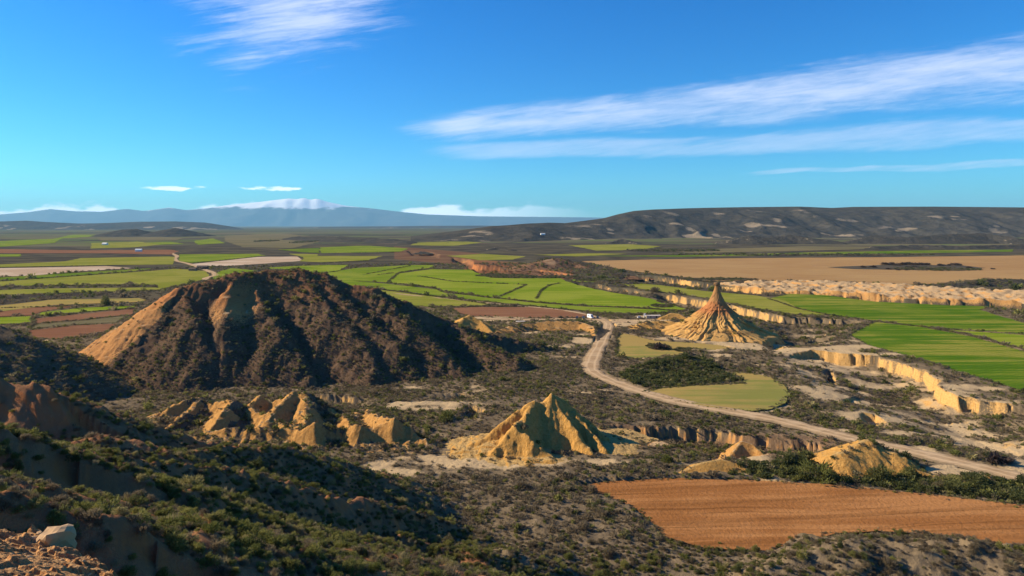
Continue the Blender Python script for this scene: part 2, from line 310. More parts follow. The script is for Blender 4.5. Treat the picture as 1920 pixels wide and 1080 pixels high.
# ------------------------------------------------------------------ layout of the plain (photo pixels turned into ground metres)
FIELDS = [  # (kind, outline, label)
 ('plough', [(1080,910),(1130,901),(1250,896),(1400,900),(1600,912),(1750,928),(1920,948),(2060,966),(2060,1050),(1920,1032),(1830,1015),(1740,1001),(1640,996),(1570,1001),(1500,1020),(1440,1035),(1330,1029),(1250,1010),(1225,985),(1180,950),(1110,925)], 'large ploughed orange-brown field in front of the dark bushes'),
 ('gold', [(1208,732),(1240,727),(1330,722),(1395,719),(1392,708),(1372,698),(1410,700),(1445,707),(1470,722),(1481,740),(1470,755),(1445,766),(1400,772),(1350,767),(1290,757),(1240,745)], 'round golden-green field inside the bend of the dirt road'),
 ('gold', [(1157,667),(1156,640),(1163,625),(1185,628),(1228,639),(1295,643),(1350,648),(1378,654),(1340,657),(1300,655),(1285,663),(1245,670),(1180,672)], 'small golden field between the dirt road and the rock spire'),
 ('dark', [(1480,551),(1549,554),(1640,566),(1778,573),(1856,574),(1838,581),(1920,606),(2040,640),(2040,650),(1920,626),(1778,617),(1640,602),(1549,589),(1500,579),(1440,560)], 'dark green streaked crop field below the long pale cliff'),
 ('dark', [(1595,629),(1612,618),(1640,604),(1732,614),(1824,632),(1920,658),(2040,690),(2040,775),(1920,734),(1746,681),(1680,662),(1629,649)], 'green crop field on the rim above the nearest pale cliff'),
 ('bright', [(1778,618.5),(1920,628),(2040,652),(2040,686),(1920,655),(1830,630)], 'yellow-green wedge of crop between the two dark green fields'),
 ('olive', [(1150,529),(1180,534),(1205,532),(1238,535),(1313,545),(1422,555),(1470,564),(1500,579),(1549,589.5),(1540,591),(1490,590),(1413,577),(1330,560),(1263,550),(1197,541)], 'olive strip field behind the rock spire'),
 ('bright', [(745,513),(770,510),(807,505),(883,506),(895,512),(920,519),(992,521),(1050,522),(1060,527),(1075,532),(1110,541),(1150,549),(1190,555),(1220,560),(1240,568),(1290,580),(1270,582),(1215,577),(1100,573),(1005,566),(940,559),(830,545),(820,540),(725,530)], 'broad bright green field crossed by dark hedge lines'),
 ('green', [(725,532),(820,543),(832,549),(905,557),(1005,568),(1100,575),(1220,580),(1265,584),(1200,588),(1130,586),(1060,579),(960,570),(890,563),(800,552),(700,540),(600,530),(600,522)], 'long green strip along the track behind the brown field'),
 ('olive', [(690,541),(733,546),(817,557),(917,570),(900,573),(800,575),(740,570),(660,552)], 'olive and tan field beside the dark mesa'),
 ('brown', [(848,578),(900,576),(1000,576),(1060,582),(1110,591),(1125,595.5),(1060,595.5),(1000,596),(940,594),(880,592),(858,586)], 'ploughed brown field behind the parked vehicles'),
 ('green', [(1060,524.5),(1150,522.5),(1158,525),(1120,529),(1085,529)], 'small green field at the head of the gully'),
 ('green', [(640,507),(663,503),(767,497),(815,497),(805,503),(770,508),(745,512),(725,529),(640,526),(560,520),(560,512)], 'green field with two dark hedges right of the mesa top'),
 ('bright', [(560,500),(600,497),(655,497),(640,506),(617,511),(560,510)], 'bright green field just above the mesa summit'),
 ('olive', [(580,480),(658,480),(717,480),(690,488),(600,492),(560,490)], 'olive green field two hedges beyond the mesa'),
 ('green', [(600,464),(667,461),(693,461),(767,466),(750,472),(650,474),(600,475)], 'green field below the low dark scarp'),
 ('green', [(500,502),(550,499),(620,496.5),(560,506),(517,506)], 'green field touching the mesa skyline'),
 ('green', [(408,510),(433,503),(480,507),(470,514),(437,518),(400,526),(395,521)], 'green field beside the winding far track'),
 ('green', [(335,477),(483,476),(497,479),(430,487),(358,493),(336,490)], 'green field above the pale tan field'),
 ('pale', [(360,495),(483,482),(557,481),(570,489),(500,494),(433,498.5),(370,499.5)], 'pale tan bare field beyond the mesa'),
 ('moor', [(420,442),(525,437.5),(583,443),(600,453),(550,465),(458,464),(423,453)], 'dull olive moorland with dark copses far out'),
 ('green', [(363,452),(400,447),(422,456),(370,459)], 'far green field left of the moorland'),
 ('dark', [(520,468),(600,465),(598,474.5),(567,473)], 'far dark green field right of the moorland'),
 ('olive', [(542,475.5),(598,477),(580,490),(575,490),(567,482)], 'far olive field beside the pale tan field'),
 ('olive', [(0,496),(-120,500),(-120,506),(0,501),(100,499),(205,497),(322,496),(330,482),(317,481),(150,484),(125,490)], 'wide yellow-green field on the left plain'),
 ('pale', [(-120,508),(0,503),(110,501),(200,499),(250,503),(150,509),(60,517),(0,519),(-120,524)], 'pale pinkish bare ground on the left plain'),
 ('dark', [(-120,531),(-120,526),(0,520.5),(150,511),(283,503),(276,507),(150,516),(0,526.5)], 'narrow dark green strip on the left plain'),
 ('olive', [(-120,540),(-120,534),(0,528),(150,517.5),(290,507.5),(330,504),(385,508),(395,520),(340,535),(300,541),(290,534),(200,533),(100,534.5),(0,537)], 'large yellow-green field left of the mesa summit'),
 ('olive', [(-120,556),(-120,550),(0,544),(100,541),(290,539),(310,543),(240,546),(120,549),(0,553)], 'thin olive strip left of the mesa'),
 ('gold', [(-120,590),(-120,584),(0,573),(100,562),(260,559),(275,563),(250,567),(100,572),(0,584)], 'thin strip of tan stubble left of the mesa'),
 ('brown', [(-120,604),(-120,596),(0,585),(60,577),(110,573),(150,573),(80,584),(60,591),(0,594)], 'brown ploughed wedge on the far left'),
 ('bright', [(77,586),(150,577),(250,573.5),(252,577),(150,585.5),(75,591.5)], 'bright green strip beside the orange foot of the mesa'),
 ('bright', [(-120,600),(0,595.5),(62,592.5),(58,600),(62,606),(0,608),(-120,612)], 'bright green field at the left edge'),
 ('brown', [(64,598),(150,589),(253,579),(245,590),(150,599.5),(67,606)], 'brown ploughed strip under the bright green strip'),
 ('moor', [(66,608),(150,602),(238,592),(220,605),(140,608.5),(60,616)], 'grey strip between two brown ploughed fields'),
 ('brown', [(50,620),(143,610),(220,607),(200,622),(150,632),(100,636),(60,632)], 'red-brown ploughed field nearest the mesa foot'),
 ('tan', [(1090,490),(1200,487),(1400,484),(1650,482.5),(1920,479),(2150,479),(2150,532),(1920,538),(1850,529),(1700,534),(1560,528),(1400,526),(1330,527),(1260,517),(1180,508)], 'vast orange-tan stubble field below the right plateau'),
 ('scrub', [(1550,501),(1660,497),(1800,498),(1850,503),(1740,507),(1600,505)], 'dark scrub island in the tan stubble'),
 ('dark', [(1100,480),(1280,478.5),(1500,474),(1700,470),(1900,468),(1900,472),(1500,478),(1280,481.5)], 'dark green strip at the plateau foot'),
 ('olive', [(1065,460),(1180,458),(1240,462),(1200,469),(1120,470)], 'olive field at the plateau foot left of centre'),
 ('green', [(0,452),(-120,453),(-120,465),(0,463),(100,456),(117,447)], 'far green field at the left edge'),
 ('green', [(100,448),(135,440),(180,440),(175,444)], 'small far green field below the twin hills'),
 ('olive', [(170,456),(260,453),(300,459),(250,464),(170,466)], 'far olive field with a white barn'),
 ('brown', [(-120,468),(0,467),(150,469.5),(320,468.5),(335,471),(318,477.5),(200,475),(0,475),(-120,476)], 'long pinkish-brown strip on the far left'),
 ('green', [(-60,477),(40,476.5),(38,481),(-60,482.5)], 'tiny green field at the far left'),
 ('green', [(235,456),(320,453.5),(345,457),(255,461)], 'far green strip under the twin dark hills'),
 ('moor', [(180,447),(300,444),(345,446),(330,451),(190,451)], 'far grey-green strip under the twin dark hills'),
 ('olive', [(780,455),(860,452),(905,455),(850,461),(770,460)], 'far olive field at the plateau tail'),
 ('moor', [(1240,470),(1500,462),(1700,463),(1600,468),(1300,475)], 'dull olive strip between the plateau and the dark green strip'),
 ('olive', [(1000,478),(1100,475),(1180,476),(1080,481)], 'thin olive strip left of the tan stubble'),
 ('olive', [(838,480),(905,476),(985,481),(960,487),(900,488)], 'far olive strip above the red cliff'),
]
FIELDW = [(k, [gp(*p) for p in pl], lb) for k, pl, lb in FIELDS]
CANYON = [  # far rim (the cliff that faces the viewpoint), near edge, depth, near ramp width, far width
 ([(1452,676),(1480,664),(1530,660),(1580,666),(1640,672),(1690,682),(1740,702),(1772,732),(1800,746),(1850,752),(1930,765),(2080,792)], [(2080,960),(1900,880),(1760,838),(1650,800),(1520,745),(1470,712),(1440,690)], 8.0, 55.0, 1.2),
 ([(1428,600),(1440,592),(1480,594),(1560,599),(1610,602),(1628,607)], [(1610,616),(1580,626),(1540,640),(1490,656),(1440,662),(1415,640)], 6.5, 22.0, 1.0),
 ([(1470,634),(1485,627),(1530,627),(1580,630)], [(1575,640),(1530,650),(1480,652)], 4.0, 12.0, 0.8),
 ([(1222,549),(1260,553),(1300,560),(1340,567),(1400,579),(1440,589),(1482,595)], [(1480,606),(1400,600),(1340,590),(1290,580),(1240,566),(1216,556)], 8.0, 14.0, 1.2),
 ([(1072,530),(1120,531),(1150,538),(1180,542),(1210,547),(1224,550)], [(1214,556),(1170,551),(1130,546),(1095,539),(1070,533)], 6.5, 10.0, 1.2),
 ([(1165,514),(1200,516),(1235,518),(1265,522),(1300,528),(1345,532)], [(1345,541),(1300,538),(1260,532),(1200,529),(1155,523)], 11.0, 20.0, 1.5),
 ([(1340,535),(1400,542),(1450,547),(1560,551),(1640,556),(1700,560),(1800,565),(1900,569),(2080,578)], [(2080,594),(1920,584),(1850,576),(1778,573),(1640,565),(1549,554),(1480,551),(1420,551),(1345,543)], 11.0, 8.0, 1.5),
 ([(868,492),(900,497),(975,500),(1000,505),(1045,509),(1070,515)], [(1070,521),(1040,521),(985,519.5),(915,517.5),(880,511)], 13.0, 10.0, 2.0),
 ([(762,470),(800,471),(826,478)], [(822,484),(770,479)], 6.0, 10.0, 2.0),
 ([(846,482),(880,486),(892,493)], [(886,499),(850,492)], 11.0, 10.0, 2.0),
 # gullies of the scrub plain between the pyramid and the road
 ([(1128,800),(1165,796),(1205,800),(1262,797),(1330,803),(1400,814),(1480,821),(1545,828),(1580,840)], [(1580,862),(1480,852),(1400,858),(1330,858),(1240,830),(1160,830),(1125,815)], 4.5, 12.0, 0.8),
 ([(1160,803),(1205,805),(1225,812)], [(1220,835),(1180,836),(1150,822)], 3.0, 5.0, 0.8),
 ([(1310,840),(1350,835),(1375,845)], [(1370,868),(1325,866)], 3.5, 6.0, 0.8),
 ([(862,757),(900,765),(905,775)], [(895,790),(860,785)], 3.0, 5.0, 0.8),
 ([(790,738),(860,735),(900,742)], [(890,752),(800,752)], 2.2, 8.0, 0.8),
 ([(560,735),(640,737),(700,745)], [(700,765),(600,760)], 4.0, 9.0, 1.0),
 # sink holes of the pale wash
 ([(1572,742),(1610,724),(1650,716),(1668,724),(1690,742)], [(1690,754),(1650,760),(1610,756)], 5.5, 7.0, 3.0),
 ([(1540,686),(1555,680),(1572,700)], [(1572,708),(1548,706)], 3.5, 4.0, 1.5),
 ([(1605,772),(1640,770),(1668,782)], [(1690,798),(1640,800),(1612,790)], 4.0, 6.0, 1.0),
]
CANW = [([gp(*p) for p in f], [gp(*p) for p in n], dp, wn, wf) for f, n, dp, wn, wf in CANYON]
ROAD = [(2010,925),(1940,903),(1870,884),(1760,858),(1690,842),(1615,826),(1540,808),(1450,786),(1380,773),(1300,759),(1230,742),(1170,723),(1128,706),(1108,691),(1112,672),(1124,648),(1136,625),(1141,610),(1134,602),(1112,599),(1060,598.5),(990,599.5),(920,598),(868,596)]
TRACK = [(1141,605),(1128,598),(1105,591),(1070,584),(1030,578.5),(960,572.5),(890,566),(800,556.5),(690,545)]
TRACK2 = [(384,525),(388,521),(404,516),(396,510),(378,503),(356,495),(332,489),(328,484),(332,480),(322,475),(316,473),(240,471.5)]
TRACK3 = [(1141,605),(1170,603),(1205,606),(1240,611)]
def smooth_line(px, n=10):
    P = np.array([gp(*p) for p in px]); out = []
    Q = np.vstack([2 * P[0] - P[1], P, 2 * P[-1] - P[-2]])
    for i in range(1, len(Q) - 2):
        a, b, c, d = Q[i - 1], Q[i], Q[i + 1], Q[i + 2]
        for k in range(n):
            t = k / n
            out.append(0.5 * (2 * b + (c - a) * t + (2 * a - 5 * b + 4 * c - d) * t * t + (3 * b - a - 3 * c + d) * t ** 3))
    out.append(P[-1]); return np.array(out)
ROADS = [('road', smooth_line(ROAD), 4.0, 'wide pale dirt road curving across the scrub plain'),
         ('path', smooth_line(TRACK), 2.2, 'narrow pale farm track behind the brown field'),
         ('path', smooth_line(TRACK2), 4.5, 'winding pale track far beyond the mesa'),
         ('path', smooth_line(TRACK3), 4.5, 'pale sandy path from the road to the rock spire')]
# --- foreground hillside: spur crests running down from the left (photo pixel + distance)
def L3(pts): return [p3(*p) for p in pts]
SPURS = [
 (L3([(-500,640,135),(-80,690,130),(0,708,130),(30,722,130),(95,724,130),(140,745,132),(200,765,136),(260,790,140),(330,815,146),(400,838,152)]), 0.7, 1.0),
 (L3([(-300,850,92),(40,852,100),(133,836,104),(183,822,106),(242,837,110),(317,850,116),(422,838,132),(528,842,142),(640,883,152),(740,915,160),(830,950,165)]), 0.5, 0.6),
 (L3([(-400,740,74),(-60,790,78),(0,803,80),(100,830,84),(200,855,90),(300,872,98),(404,880,106),(487,895,114),(571,920,122),(696,938,135),(800,965,145),(900,1010,150)]), 0.65, 0.78),
 (L3([(-400,760,60),(0,815,66),(120,850,70),(190,885,74),(300,914,80),(383,929,84),(508,964,92),(612,993,100),(696,1027,106),(800,1075,112),(900,1130,116)]), 0.6, 0.95),
 (L3([(-400,800,42),(-100,860,48),(0,885,50),(130,915,52),(250,960,56),(350,990,62),(490,1045,72),(560,1085,76),(640,1140,82)]), 0.6, 0.85),
 (L3([(-400,880,30),(0,935,35),(150,975,36),(300,1020,38),(450,1080,40),(520,1130,44)]), 0.55, 0.8),
 ([(-60, -30, 69), (-26, 4, 66.2), (-14, 9.5, 64.3), (-11, 12.5, 63.0)], 0.75, 1.0),
 ([(-60, -60, 69), (-8, -10, 68.4), (0, -1, 68.0)], 1.0, 1.2),
 (L3([(760,1010,128),(900,1045,126),(1040,1110,122),(1150,1200,118)]), 0.35, 0.3),
 (L3([(1400,1085,128),(1500,1045,133),(1600,1015,138),(1680,1008,140),(1780,1012,139),(1900,1040,135),(2050,1060,130)]), 0.5, 0.16),
]
def ground_h(x, y, detail=True):
    d = np.hypot(x, y)
    z = (fbm(x, y, 60, 3, 3) - 0.5) * 2.2 * (1 - sstep(420, 700, d))
    # slight general rise of the plain behind the brown field towards the road
    fl = np.zeros(x.shape)
    for f, n, dp, wn, wf in CANW:
        poly = f + n; P = np.asarray(poly)
        bb = (x > P[:, 0].min() - 8) & (x < P[:, 0].max() + 8) & (y > P[:, 1].min() - 8) & (y < P[:, 1].max() + 8)
        if not bb.any(): continue
        xs, ys = x[bb], y[bb]
        wob = (fbm(xs, ys, 9 if dp < 9 else 16, 3, 11) - 0.5) * (5.0 if dp > 5 else 3.0)
        wob = wob + (fbm(xs, ys, 30, 2, 17) - 0.5) * (9.0 if dp > 5 else 4.0); xs2 = xs + wob; ys2 = ys + (fbm(xs, ys, 5, 2, 13) - 0.5) * 3.2 + (fbm(xs * 1.6, ys * 0.4, 2.4, 2, 15) - 0.5) * (4.0 if dp > 5 else 2.2)
        ins = inpoly(xs2, ys2, poly)
        if not ins.any(): continue
        xi, yi = xs2[ins], ys2[ins]
        df = dline(xi, yi, f) / wf; dn = dline(xi, yi, [f[-1]] + n + [f[0]]) / wn
        # a sheer drop under the rim, then a talus foot
        tal = 0.55 + 0.4 * fbm(xi, yi, 22, 2, 19); prof = tal * smooth(df) + (1 - tal) * smooth(df / 10)
        drop = np.minimum(prof, smooth(dn)) * dp * (0.72 + 0.5 * fbm(xi, yi, 34, 2, 23))
        tmp = np.zeros(xs.shape); tmp[ins] = drop
        q = fl[bb]; fl[bb] = np.maximum(q, tmp) if dp > 4.6 else q + tmp
    z = z * (1 - np.clip(fl / 6, 0, 1) * 0.3) - fl
    if detail:
        near = 1 - sstep(300, 620, d)
        wash = sstep(1.5, 5, fl)
        z = z + (ridged(x, y, 22, 4, 21) - 0.5) * (0.8 + 1.5 * wash) * (1 - sstep(500, 800, d))
        z = z + (fbm(x, y, 3.2, 3, 5) - 0.5) * 0.5 * near
    # rough badland slope above the long right cliff
    bz = inpoly(x, y, BADZONE)
    if bz.any():
        z = np.where(bz, z + ridged(x, y, 13, 4, 31) * 8.0 - 3.5, z)
    fg = tents(x, y, SPURS, -6.0)
    k = (y < 260) & (fg > z - 8)
    if k.any():
        xs, ys = x[k], y[k]; dd = np.hypot(xs, ys)
        amp = np.where(dd < 24, 0.08, np.clip(dd / 60, 0.5, 1.0))
        fgd = fg[k] + (ridged(xs, ys, 14, 4, 41) - 0.55) * 2.4 * amp + (ridged(xs * 0.4 + ys * 0.9 + (fbm(xs, ys, 5, 2, 49) - .5) * 4, (xs * 0.9 - ys * 0.4) * 0.22, 3.0, 4, 47) - 0.6) * 1.7 * amp + (fbm(xs, ys, 2.6, 3, 43) - 0.5) * 0.7 * amp
        a, b = z[k], fgd; hh = np.clip(0.5 + 0.5 * (b - a) / 3.0, 0, 1)           # soft union
        z[k] = a + (b - a) * hh + 3.0 * hh * (1 - hh) * 0.5
    return z
BADZONE = [gp(*p) for p in [(1345,534),(1420,529),(1560,530),(1700,537),(1800,543),(1930,549),(2080,553),(2080,578),(1900,569),(1800,565),(1700,560),(1560,551),(1450,547),(1400,542)]]
def field_mask(x, y):
    m = np.zeros(x.shape, bool)
    for k, pl, lb in FIELDW:
        if k == 'scrub': continue
        m |= inpoly(x, y, pl)
    return m
def road_dist(x, y):
    best = np.full(x.shape, 1e9)
    for nm, P, hw, lb in ROADS:
        bb = (x > P[:, 0].min() - 12) & (x < P[:, 0].max() + 12) & (y > P[:, 1].min() - 12) & (y < P[:, 1].max() + 12)
        if bb.any(): best[bb] = np.minimum(best[bb], dline(x[bb], y[bb], P[::2]) - hw)
    return best
BAREZ = [(1160,607,60,9,.9),(1240,605,60,18,.75),(1330,640,110,16,.8),(1440,655,60,14,.95),(1560,665,90,16,.9),(1520,720,110,35,.8),(1700,770,160,45,.75),(1850,800,140,60,.8),(1010,872,190,14,.75),(820,870,90,16,.7),(740,885,60,10,.8),(760,812,60,12,.7),(1200,845,90,14,.65),(1250,870,60,10,.6),(1070,735,70,12,.6),(1090,640,40,25,.55),(960,610,120,10,.6),(1600,690,80,20,.9),(160,690,70,16,.8),(560,830,50,8,.5),(1430,745,30,10,.4),(1800,880,120,12,.6),(900,735,60,9,.35),(1530,860,60,14,.5),(1570,690,220,70,.66),(1800,790,260,80,.68),(1450,650,120,30,.85),(720,750,200,25,.42),(1250,840,120,30,.6),(960,612,140,14,.7),(1330,655,160,22,.9),(1690,905,120,10,.5)]
BAREW = []
for px, py, rx, ry, s in BAREZ:
    c = gp(px, py); e = gp(px, py - ry); BAREW.append((c[0], c[1], rx / FPX * c[1], max(4.0, e[1] - c[1]), s))
def bare_amount(x, y):
    b = np.zeros(x.shape)
    for cx, cy, rx, ry, s in BAREW:
        q = ((x - cx) / rx) ** 2 + ((y - cy) / ry) ** 2
        b = np.maximum(b, s * np.exp(-q * 0.9))
    n = fbm(x, y, 14, 4, 61); st = fbm(x * 0.35 + y * 0.2, y * 1.3, 12, 4, 63)
    out = b + (n - 0.5) * 1.5 + (st - 0.5) * 1.3 - 0.14
    return np.clip(out, 0, 1)

# ------------------------------------------------------------------ ground sheet (finer towards the viewpoint)
def ground_sheet():
    th = np.radians(np.linspace(-50, 50, 880)); nr = 900
    r = 3.0 * (2600 / 3.0) ** np.linspace(0, 1, nr)
    r = np.concatenate([3.0 * (110 / 3.0) ** np.linspace(0, 1, 250)[:-1], 110 * (2600 / 110) ** (np.linspace(0, 1, 680) ** 1.0)])
    rr, tt = np.meshgrid(r, th, indexing='ij'); x = rr * np.sin(tt); y = rr * np.cos(tt)
    z = ground_h(x.ravel(), y.ravel()).reshape(x.shape)
    fm = (field_mask(x.ravel(), y.ravel()) | (road_dist(x.ravel(), y.ravel()) < 0.6)).reshape(x.shape) & (z < 9.0)
    z = np.where(fm, -0.45 + 0 * z, z)
    bare = bare_amount(x.ravel(), y.ravel()).reshape(x.shape) * (1 - sstep(600, 1000, rr))
    bz = inpoly(x.ravel(), y.ravel(), BADZONE).reshape(x.shape); bare = np.where(bz, 0.8, bare)
    fg = tents(x.ravel(), y.ravel(), SPURS[:6], -6).reshape(x.shape)
    onfg = sstep(1.0, 5.0, fg) * (rr < 190)
    bare = np.where(onfg > 0.3, bare * 0.25, bare)
    red = onfg * 0.95
    red = np.where(bz, 0.22, red)
    kg = [(870,485),(1075,500),(1075,524),(870,520)]; red = np.maximum(red, 0.8 * inpoly(x.ravel(), y.ravel(), [gp(*p) for p in kg]).reshape(x.shape))
    kg = [(740,462),(900,475),(900,500),(740,486)]; red = np.maximum(red, 0.45 * inpoly(x.ravel(), y.ravel(), [gp(*p) for p in kg]).reshape(x.shape))
    kg = [(1120,790),(1580,820),(1580,862),(1120,836)]; red = np.maximum(red, 0.3 * inpoly(x.ravel(), y.ravel(), [gp(*p) for p in kg]).reshape(x.shape))
    V = np.stack([x, y, z], -1).reshape(-1, 3)
    me = new_mesh('ground', V, grid_faces(*x.shape)[:, ::-1], M_ground, True, {'bare': bare, 'red': red, 'cover': sstep(560, 820, rr)})
    obj('ground', me, kind='structure', label='scrub covered plain cut by pale canyons, with the near hillside')
    # the outer plain to the horizon
    th = np.radians(np.linspace(-62, 62, 260)); r = 2590 * (90000 / 2590) ** np.linspace(0, 1, 90)
    rr, tt = np.meshgrid(r, th, indexing='ij'); x = rr * np.sin(tt); y = rr * np.cos(tt)
    V = np.stack([x, y, np.full(x.shape, -0.4)], -1).reshape(-1, 3)
    obj('ground', new_mesh('ground_far', V, grid_faces(*x.shape)[:, ::-1], M_outer, True), kind='structure', label='distant patchwork plain running out to the mountains')
def outer_material():
    m, t, b = mat_new('far_plain')
    P = t.node('ShaderNodeNewGeometry').outputs['Position']
    n1 = t.noise(t.node('ShaderNodeMapping', {0: P, 3: (0.0006, 0.0022, 1)}).outputs[0], 1.0, 5, 0.6)
    n2 = t.noise(t.node('ShaderNodeMapping', {0: P, 3: (0.003, 0.009, 1)}).outputs[0], 1.0, 5, 0.6)
    c = t.mix(t.ss(n1, 0.4, 0.6), (0.060, 0.053, 0.042), (0.125, 0.108, 0.062))
    c = t.mix(t.ss(n2, 0.52, 0.6), c, (0.10, 0.13, 0.04))
    c = t.mix(t.ss(n2, 0.38, 0.3), c, (0.21, 0.15, 0.10))
    t.l.new(c, b.inputs['Base Color']); return m
M_outer = outer_material()
ground_sheet()

# ------------------------------------------------------------------ fields and roads
def drape(name, poly, mat, off, hfun, step, **props):
    P = [Vector(p) for p in poly]; n = len(P); bd = []
    for i in range(n):
        a, b = P[i], P[(i + 1) % n]; k = max(1, int((b - a).length / step))
        for j in range(k): bd.append(a.lerp(b, j / k))
    xs = [p.x for p in bd]; ys = [p.y for p in bd]
    # small wobble so that borders are not ruler straight
    bd = [Vector((p.x + (vnoise(np.array([p.x / (step * 2.2)]), np.array([p.y / (step * 2.2)]), 5)[0] - 0.5) * step * 0.5, p.y + (vnoise(np.array([p.x / (step * 2.2)]), np.array([p.y / (step * 2.2)]), 8)[0] - 0.5) * step * 0.5)) for p in bd]
    gx, gy = np.meshgrid(np.arange(min(xs), max(xs), step), np.arange(min(ys), max(ys), step)); gx = gx.ravel(); gy = gy.ravel()
    k = inpoly(gx, gy, [(p.x, p.y) for p in bd]); pts = bd + [Vector((a, b)) for a, b in zip(gx[k], gy[k])]
    m = len(bd); res = delaunay_2d_cdt(pts, [(i, (i + 1) % m) for i in range(m)], [], 1, 1e-4)
    v = np.array([(p.x, p.y) for p in res[0]]); f = np.array([q for q in res[2] if len(q) == 3])
    if len(f) == 0: return
    cx = v[f].mean(1); f = f[inpoly(cx[:, 0], cx[:, 1], [(p.x, p.y) for p in bd])]
    # counter-clockwise seen from above
    a = v[f]; cr = (a[:, 1, 0] - a[:, 0, 0]) * (a[:, 2, 1] - a[:, 0, 1]) - (a[:, 1, 1] - a[:, 0, 1]) * (a[:, 2, 0] - a[:, 0, 0])
    f[cr < 0] = f[cr < 0][:, ::-1]
    z = hfun(v[:, 0], v[:, 1]) + off
    return obj(name, new_mesh(name, np.column_stack([v, z]), f, mat, True), **props)
def zero(x, y): return np.zeros(x.shape)
for i, (kind, poly, lb) in enumerate(FIELDW):
    dist = np.mean([p[1] for p in poly]); step = max(2.0, dist / 130)
    off = 0.05 + 0.004 * (i % 9) + (0.25 if kind == 'scrub' else 0.0) + min(0.35, dist * 0.00012)
    hf = (lambda x, y: (fbm(x, y, 26, 3, 71) - 0.5) * 0.5) if dist < 700 else zero
    drape('field', poly, FM[kind], off, hf, step, kind='structure', label=lb)
for nm, P, hw, lb in ROADS:
    T = np.gradient(P, axis=0); T /= np.linalg.norm(T, axis=1)[:, None] + 1e-9; Nn = np.stack([-T[:, 1], T[:, 0]], 1)
    cols = np.array([-1.15, -0.9, -0.45, 0, 0.45, 0.9, 1.15]) * hw; zc = np.array([-0.25, 0.12, 0.05, 0.16, 0.05, 0.12, -0.25])
    wig = 1 + 0.4 * (vnoise(np.arange(len(P)) * 0.35, np.zeros(len(P)), 9) - 0.5)
    V = []
    for p, nn, k in zip(P, Nn, wig):
        for c, zz in zip(cols, zc): V.append((p[0] + nn[0] * c * k, p[1] + nn[1] * c * k, zz + 0.12))
    obj(nm, new_mesh(nm, V, grid_faces(len(P), len(cols))[:, ::-1], M_road, True, {'across': np.tile(cols / hw, len(P))}), kind='structure', label=lb)

# ------------------------------------------------------------------ hills (each one an eroded envelope of ridge lines)
HILLS = []     # (height function, bounds, bare function) for the scrub
def hill(name, lines, bounds, res, mat, label, rough=0.6, floor=-3.0, seed=0, bare=None, redf=None, cat='hill', thing=False, extra=None, rc=0.0, k=0.0):
    x0, x1, y0, y1 = bounds
    def hf(x, y):
        h = tents(x + (fbm(x, y, 7, 3, seed + 3) - 0.5) * 3.0 * rough, y + (fbm(x, y, 7, 3, seed + 4) - 0.5) * 3.0 * rough, lines, floor, rc, k)
        h = h + (fbm(x, y, 4.0, 4, seed) - 0.5) * 1.6 * rough
        if extra: h = h + ((ridged(x + (fbm(x, y, 3, 2, seed + 7) - .5) * 1.8, y * 0.22, 2.8, 4, seed + 6) - 0.55) * extra + (ridged(x * 0.3 + (fbm(x, y, 2, 2, seed + 17) - .5), y, 2.2, 4, seed + 16) - 0.55) * extra * 0.75) * np.clip(h / 3 + 0.3, 0, 1)
        return h
    nx = int((x1 - x0) / res) + 1; ny = int((y1 - y0) / res) + 1
    gx, gy = np.meshgrid(np.linspace(x0, x1, nx), np.linspace(y0, y1, ny), indexing='ij')
    z = hf(gx.ravel(), gy.ravel()).reshape(gx.shape)
    zx, zy = np.gradient(z, (x1 - x0) / (nx - 1), (y1 - y0) / (ny - 1))
    b = bare(gx, gy, z, zx, zy) if bare else np.zeros(z.shape)
    rd = redf(gx, gy, z, zx, zy) if redf else np.zeros(z.shape)
    V = np.stack([gx, gy, z], -1).reshape(-1, 3); f = grid_faces(nx, ny)[:, ::-1]
    keep = (z.ravel()[f] > floor + 0.25).any(1); f = f[keep]
    used = np.unique(f); re = np.full(len(V), -1); re[used] = np.arange(len(used))
    me = new_mesh(name, V[used], re[f], mat, True, {'bare': b.ravel()[used], 'red': rd.ravel()[used]})
    o = obj(name, me, label=label)
    if thing: o['category'] = cat
    else: o['kind'] = 'structure'
    HILLS.append((hf, bounds, bare, floor)); return o
# big dark mesa
mesa_main = L3([(170,690,322),(210,650,330),(250,605,338),(300,572,345),(345,537,350),(400,526,355),(440,513,362),(500,508,370),(560,507,372),(610,515,372),(650,535,370),(700,541,368),(760,568,368),(840,603,372),(900,622,376),(1000,645,380),(1050,658,380)])
mesa_back = L3([(345,537,350),(420,524,385),(520,510,395),(600,516,392),(660,540,385)])
mesa_lines = [(mesa_main, 0.8, 0.92), (mesa_back, 0.7, 1.2),
 (L3([(344,546,349),(311,574,338),(305,600,330),(280,622,324),(246,640,318),(220,672,310),(190,702,303)]), 0.7, 0.75),
 (L3([(344,546,349),(370,600,325),(380,650,310),(390,704,300)]), 0.75, 0.7),
 (L3([(440,515,362),(425,560,340),(420,610,322),(430,660,310)]), 0.8, 1.1),
 (L3([(470,525,364),(490,570,345),(525,620,325),(560,670,312),(580,706,302)]), 1.1, 0.7),
 (L3([(560,508,372),(620,580,345),(680,640,325),(700,692,308)]), 0.8, 0.75),
 (L3([(610,516,372),(650,570,352),(740,640,328),(770,690,315)]), 0.8, 0.75),
 (L3([(700,541,368),(760,600,345),(820,650,330),(860,690,318)]), 0.8, 0.75),
 (L3([(840,603,372),(900,640,350),(960,668,335)]), 0.6, 0.6)] + ribs(mesa_main[2:7], 9, 0.8, 1.2, 5) + ribs(mesa_main[8:13], 30, 0.70, 0.8, 6)
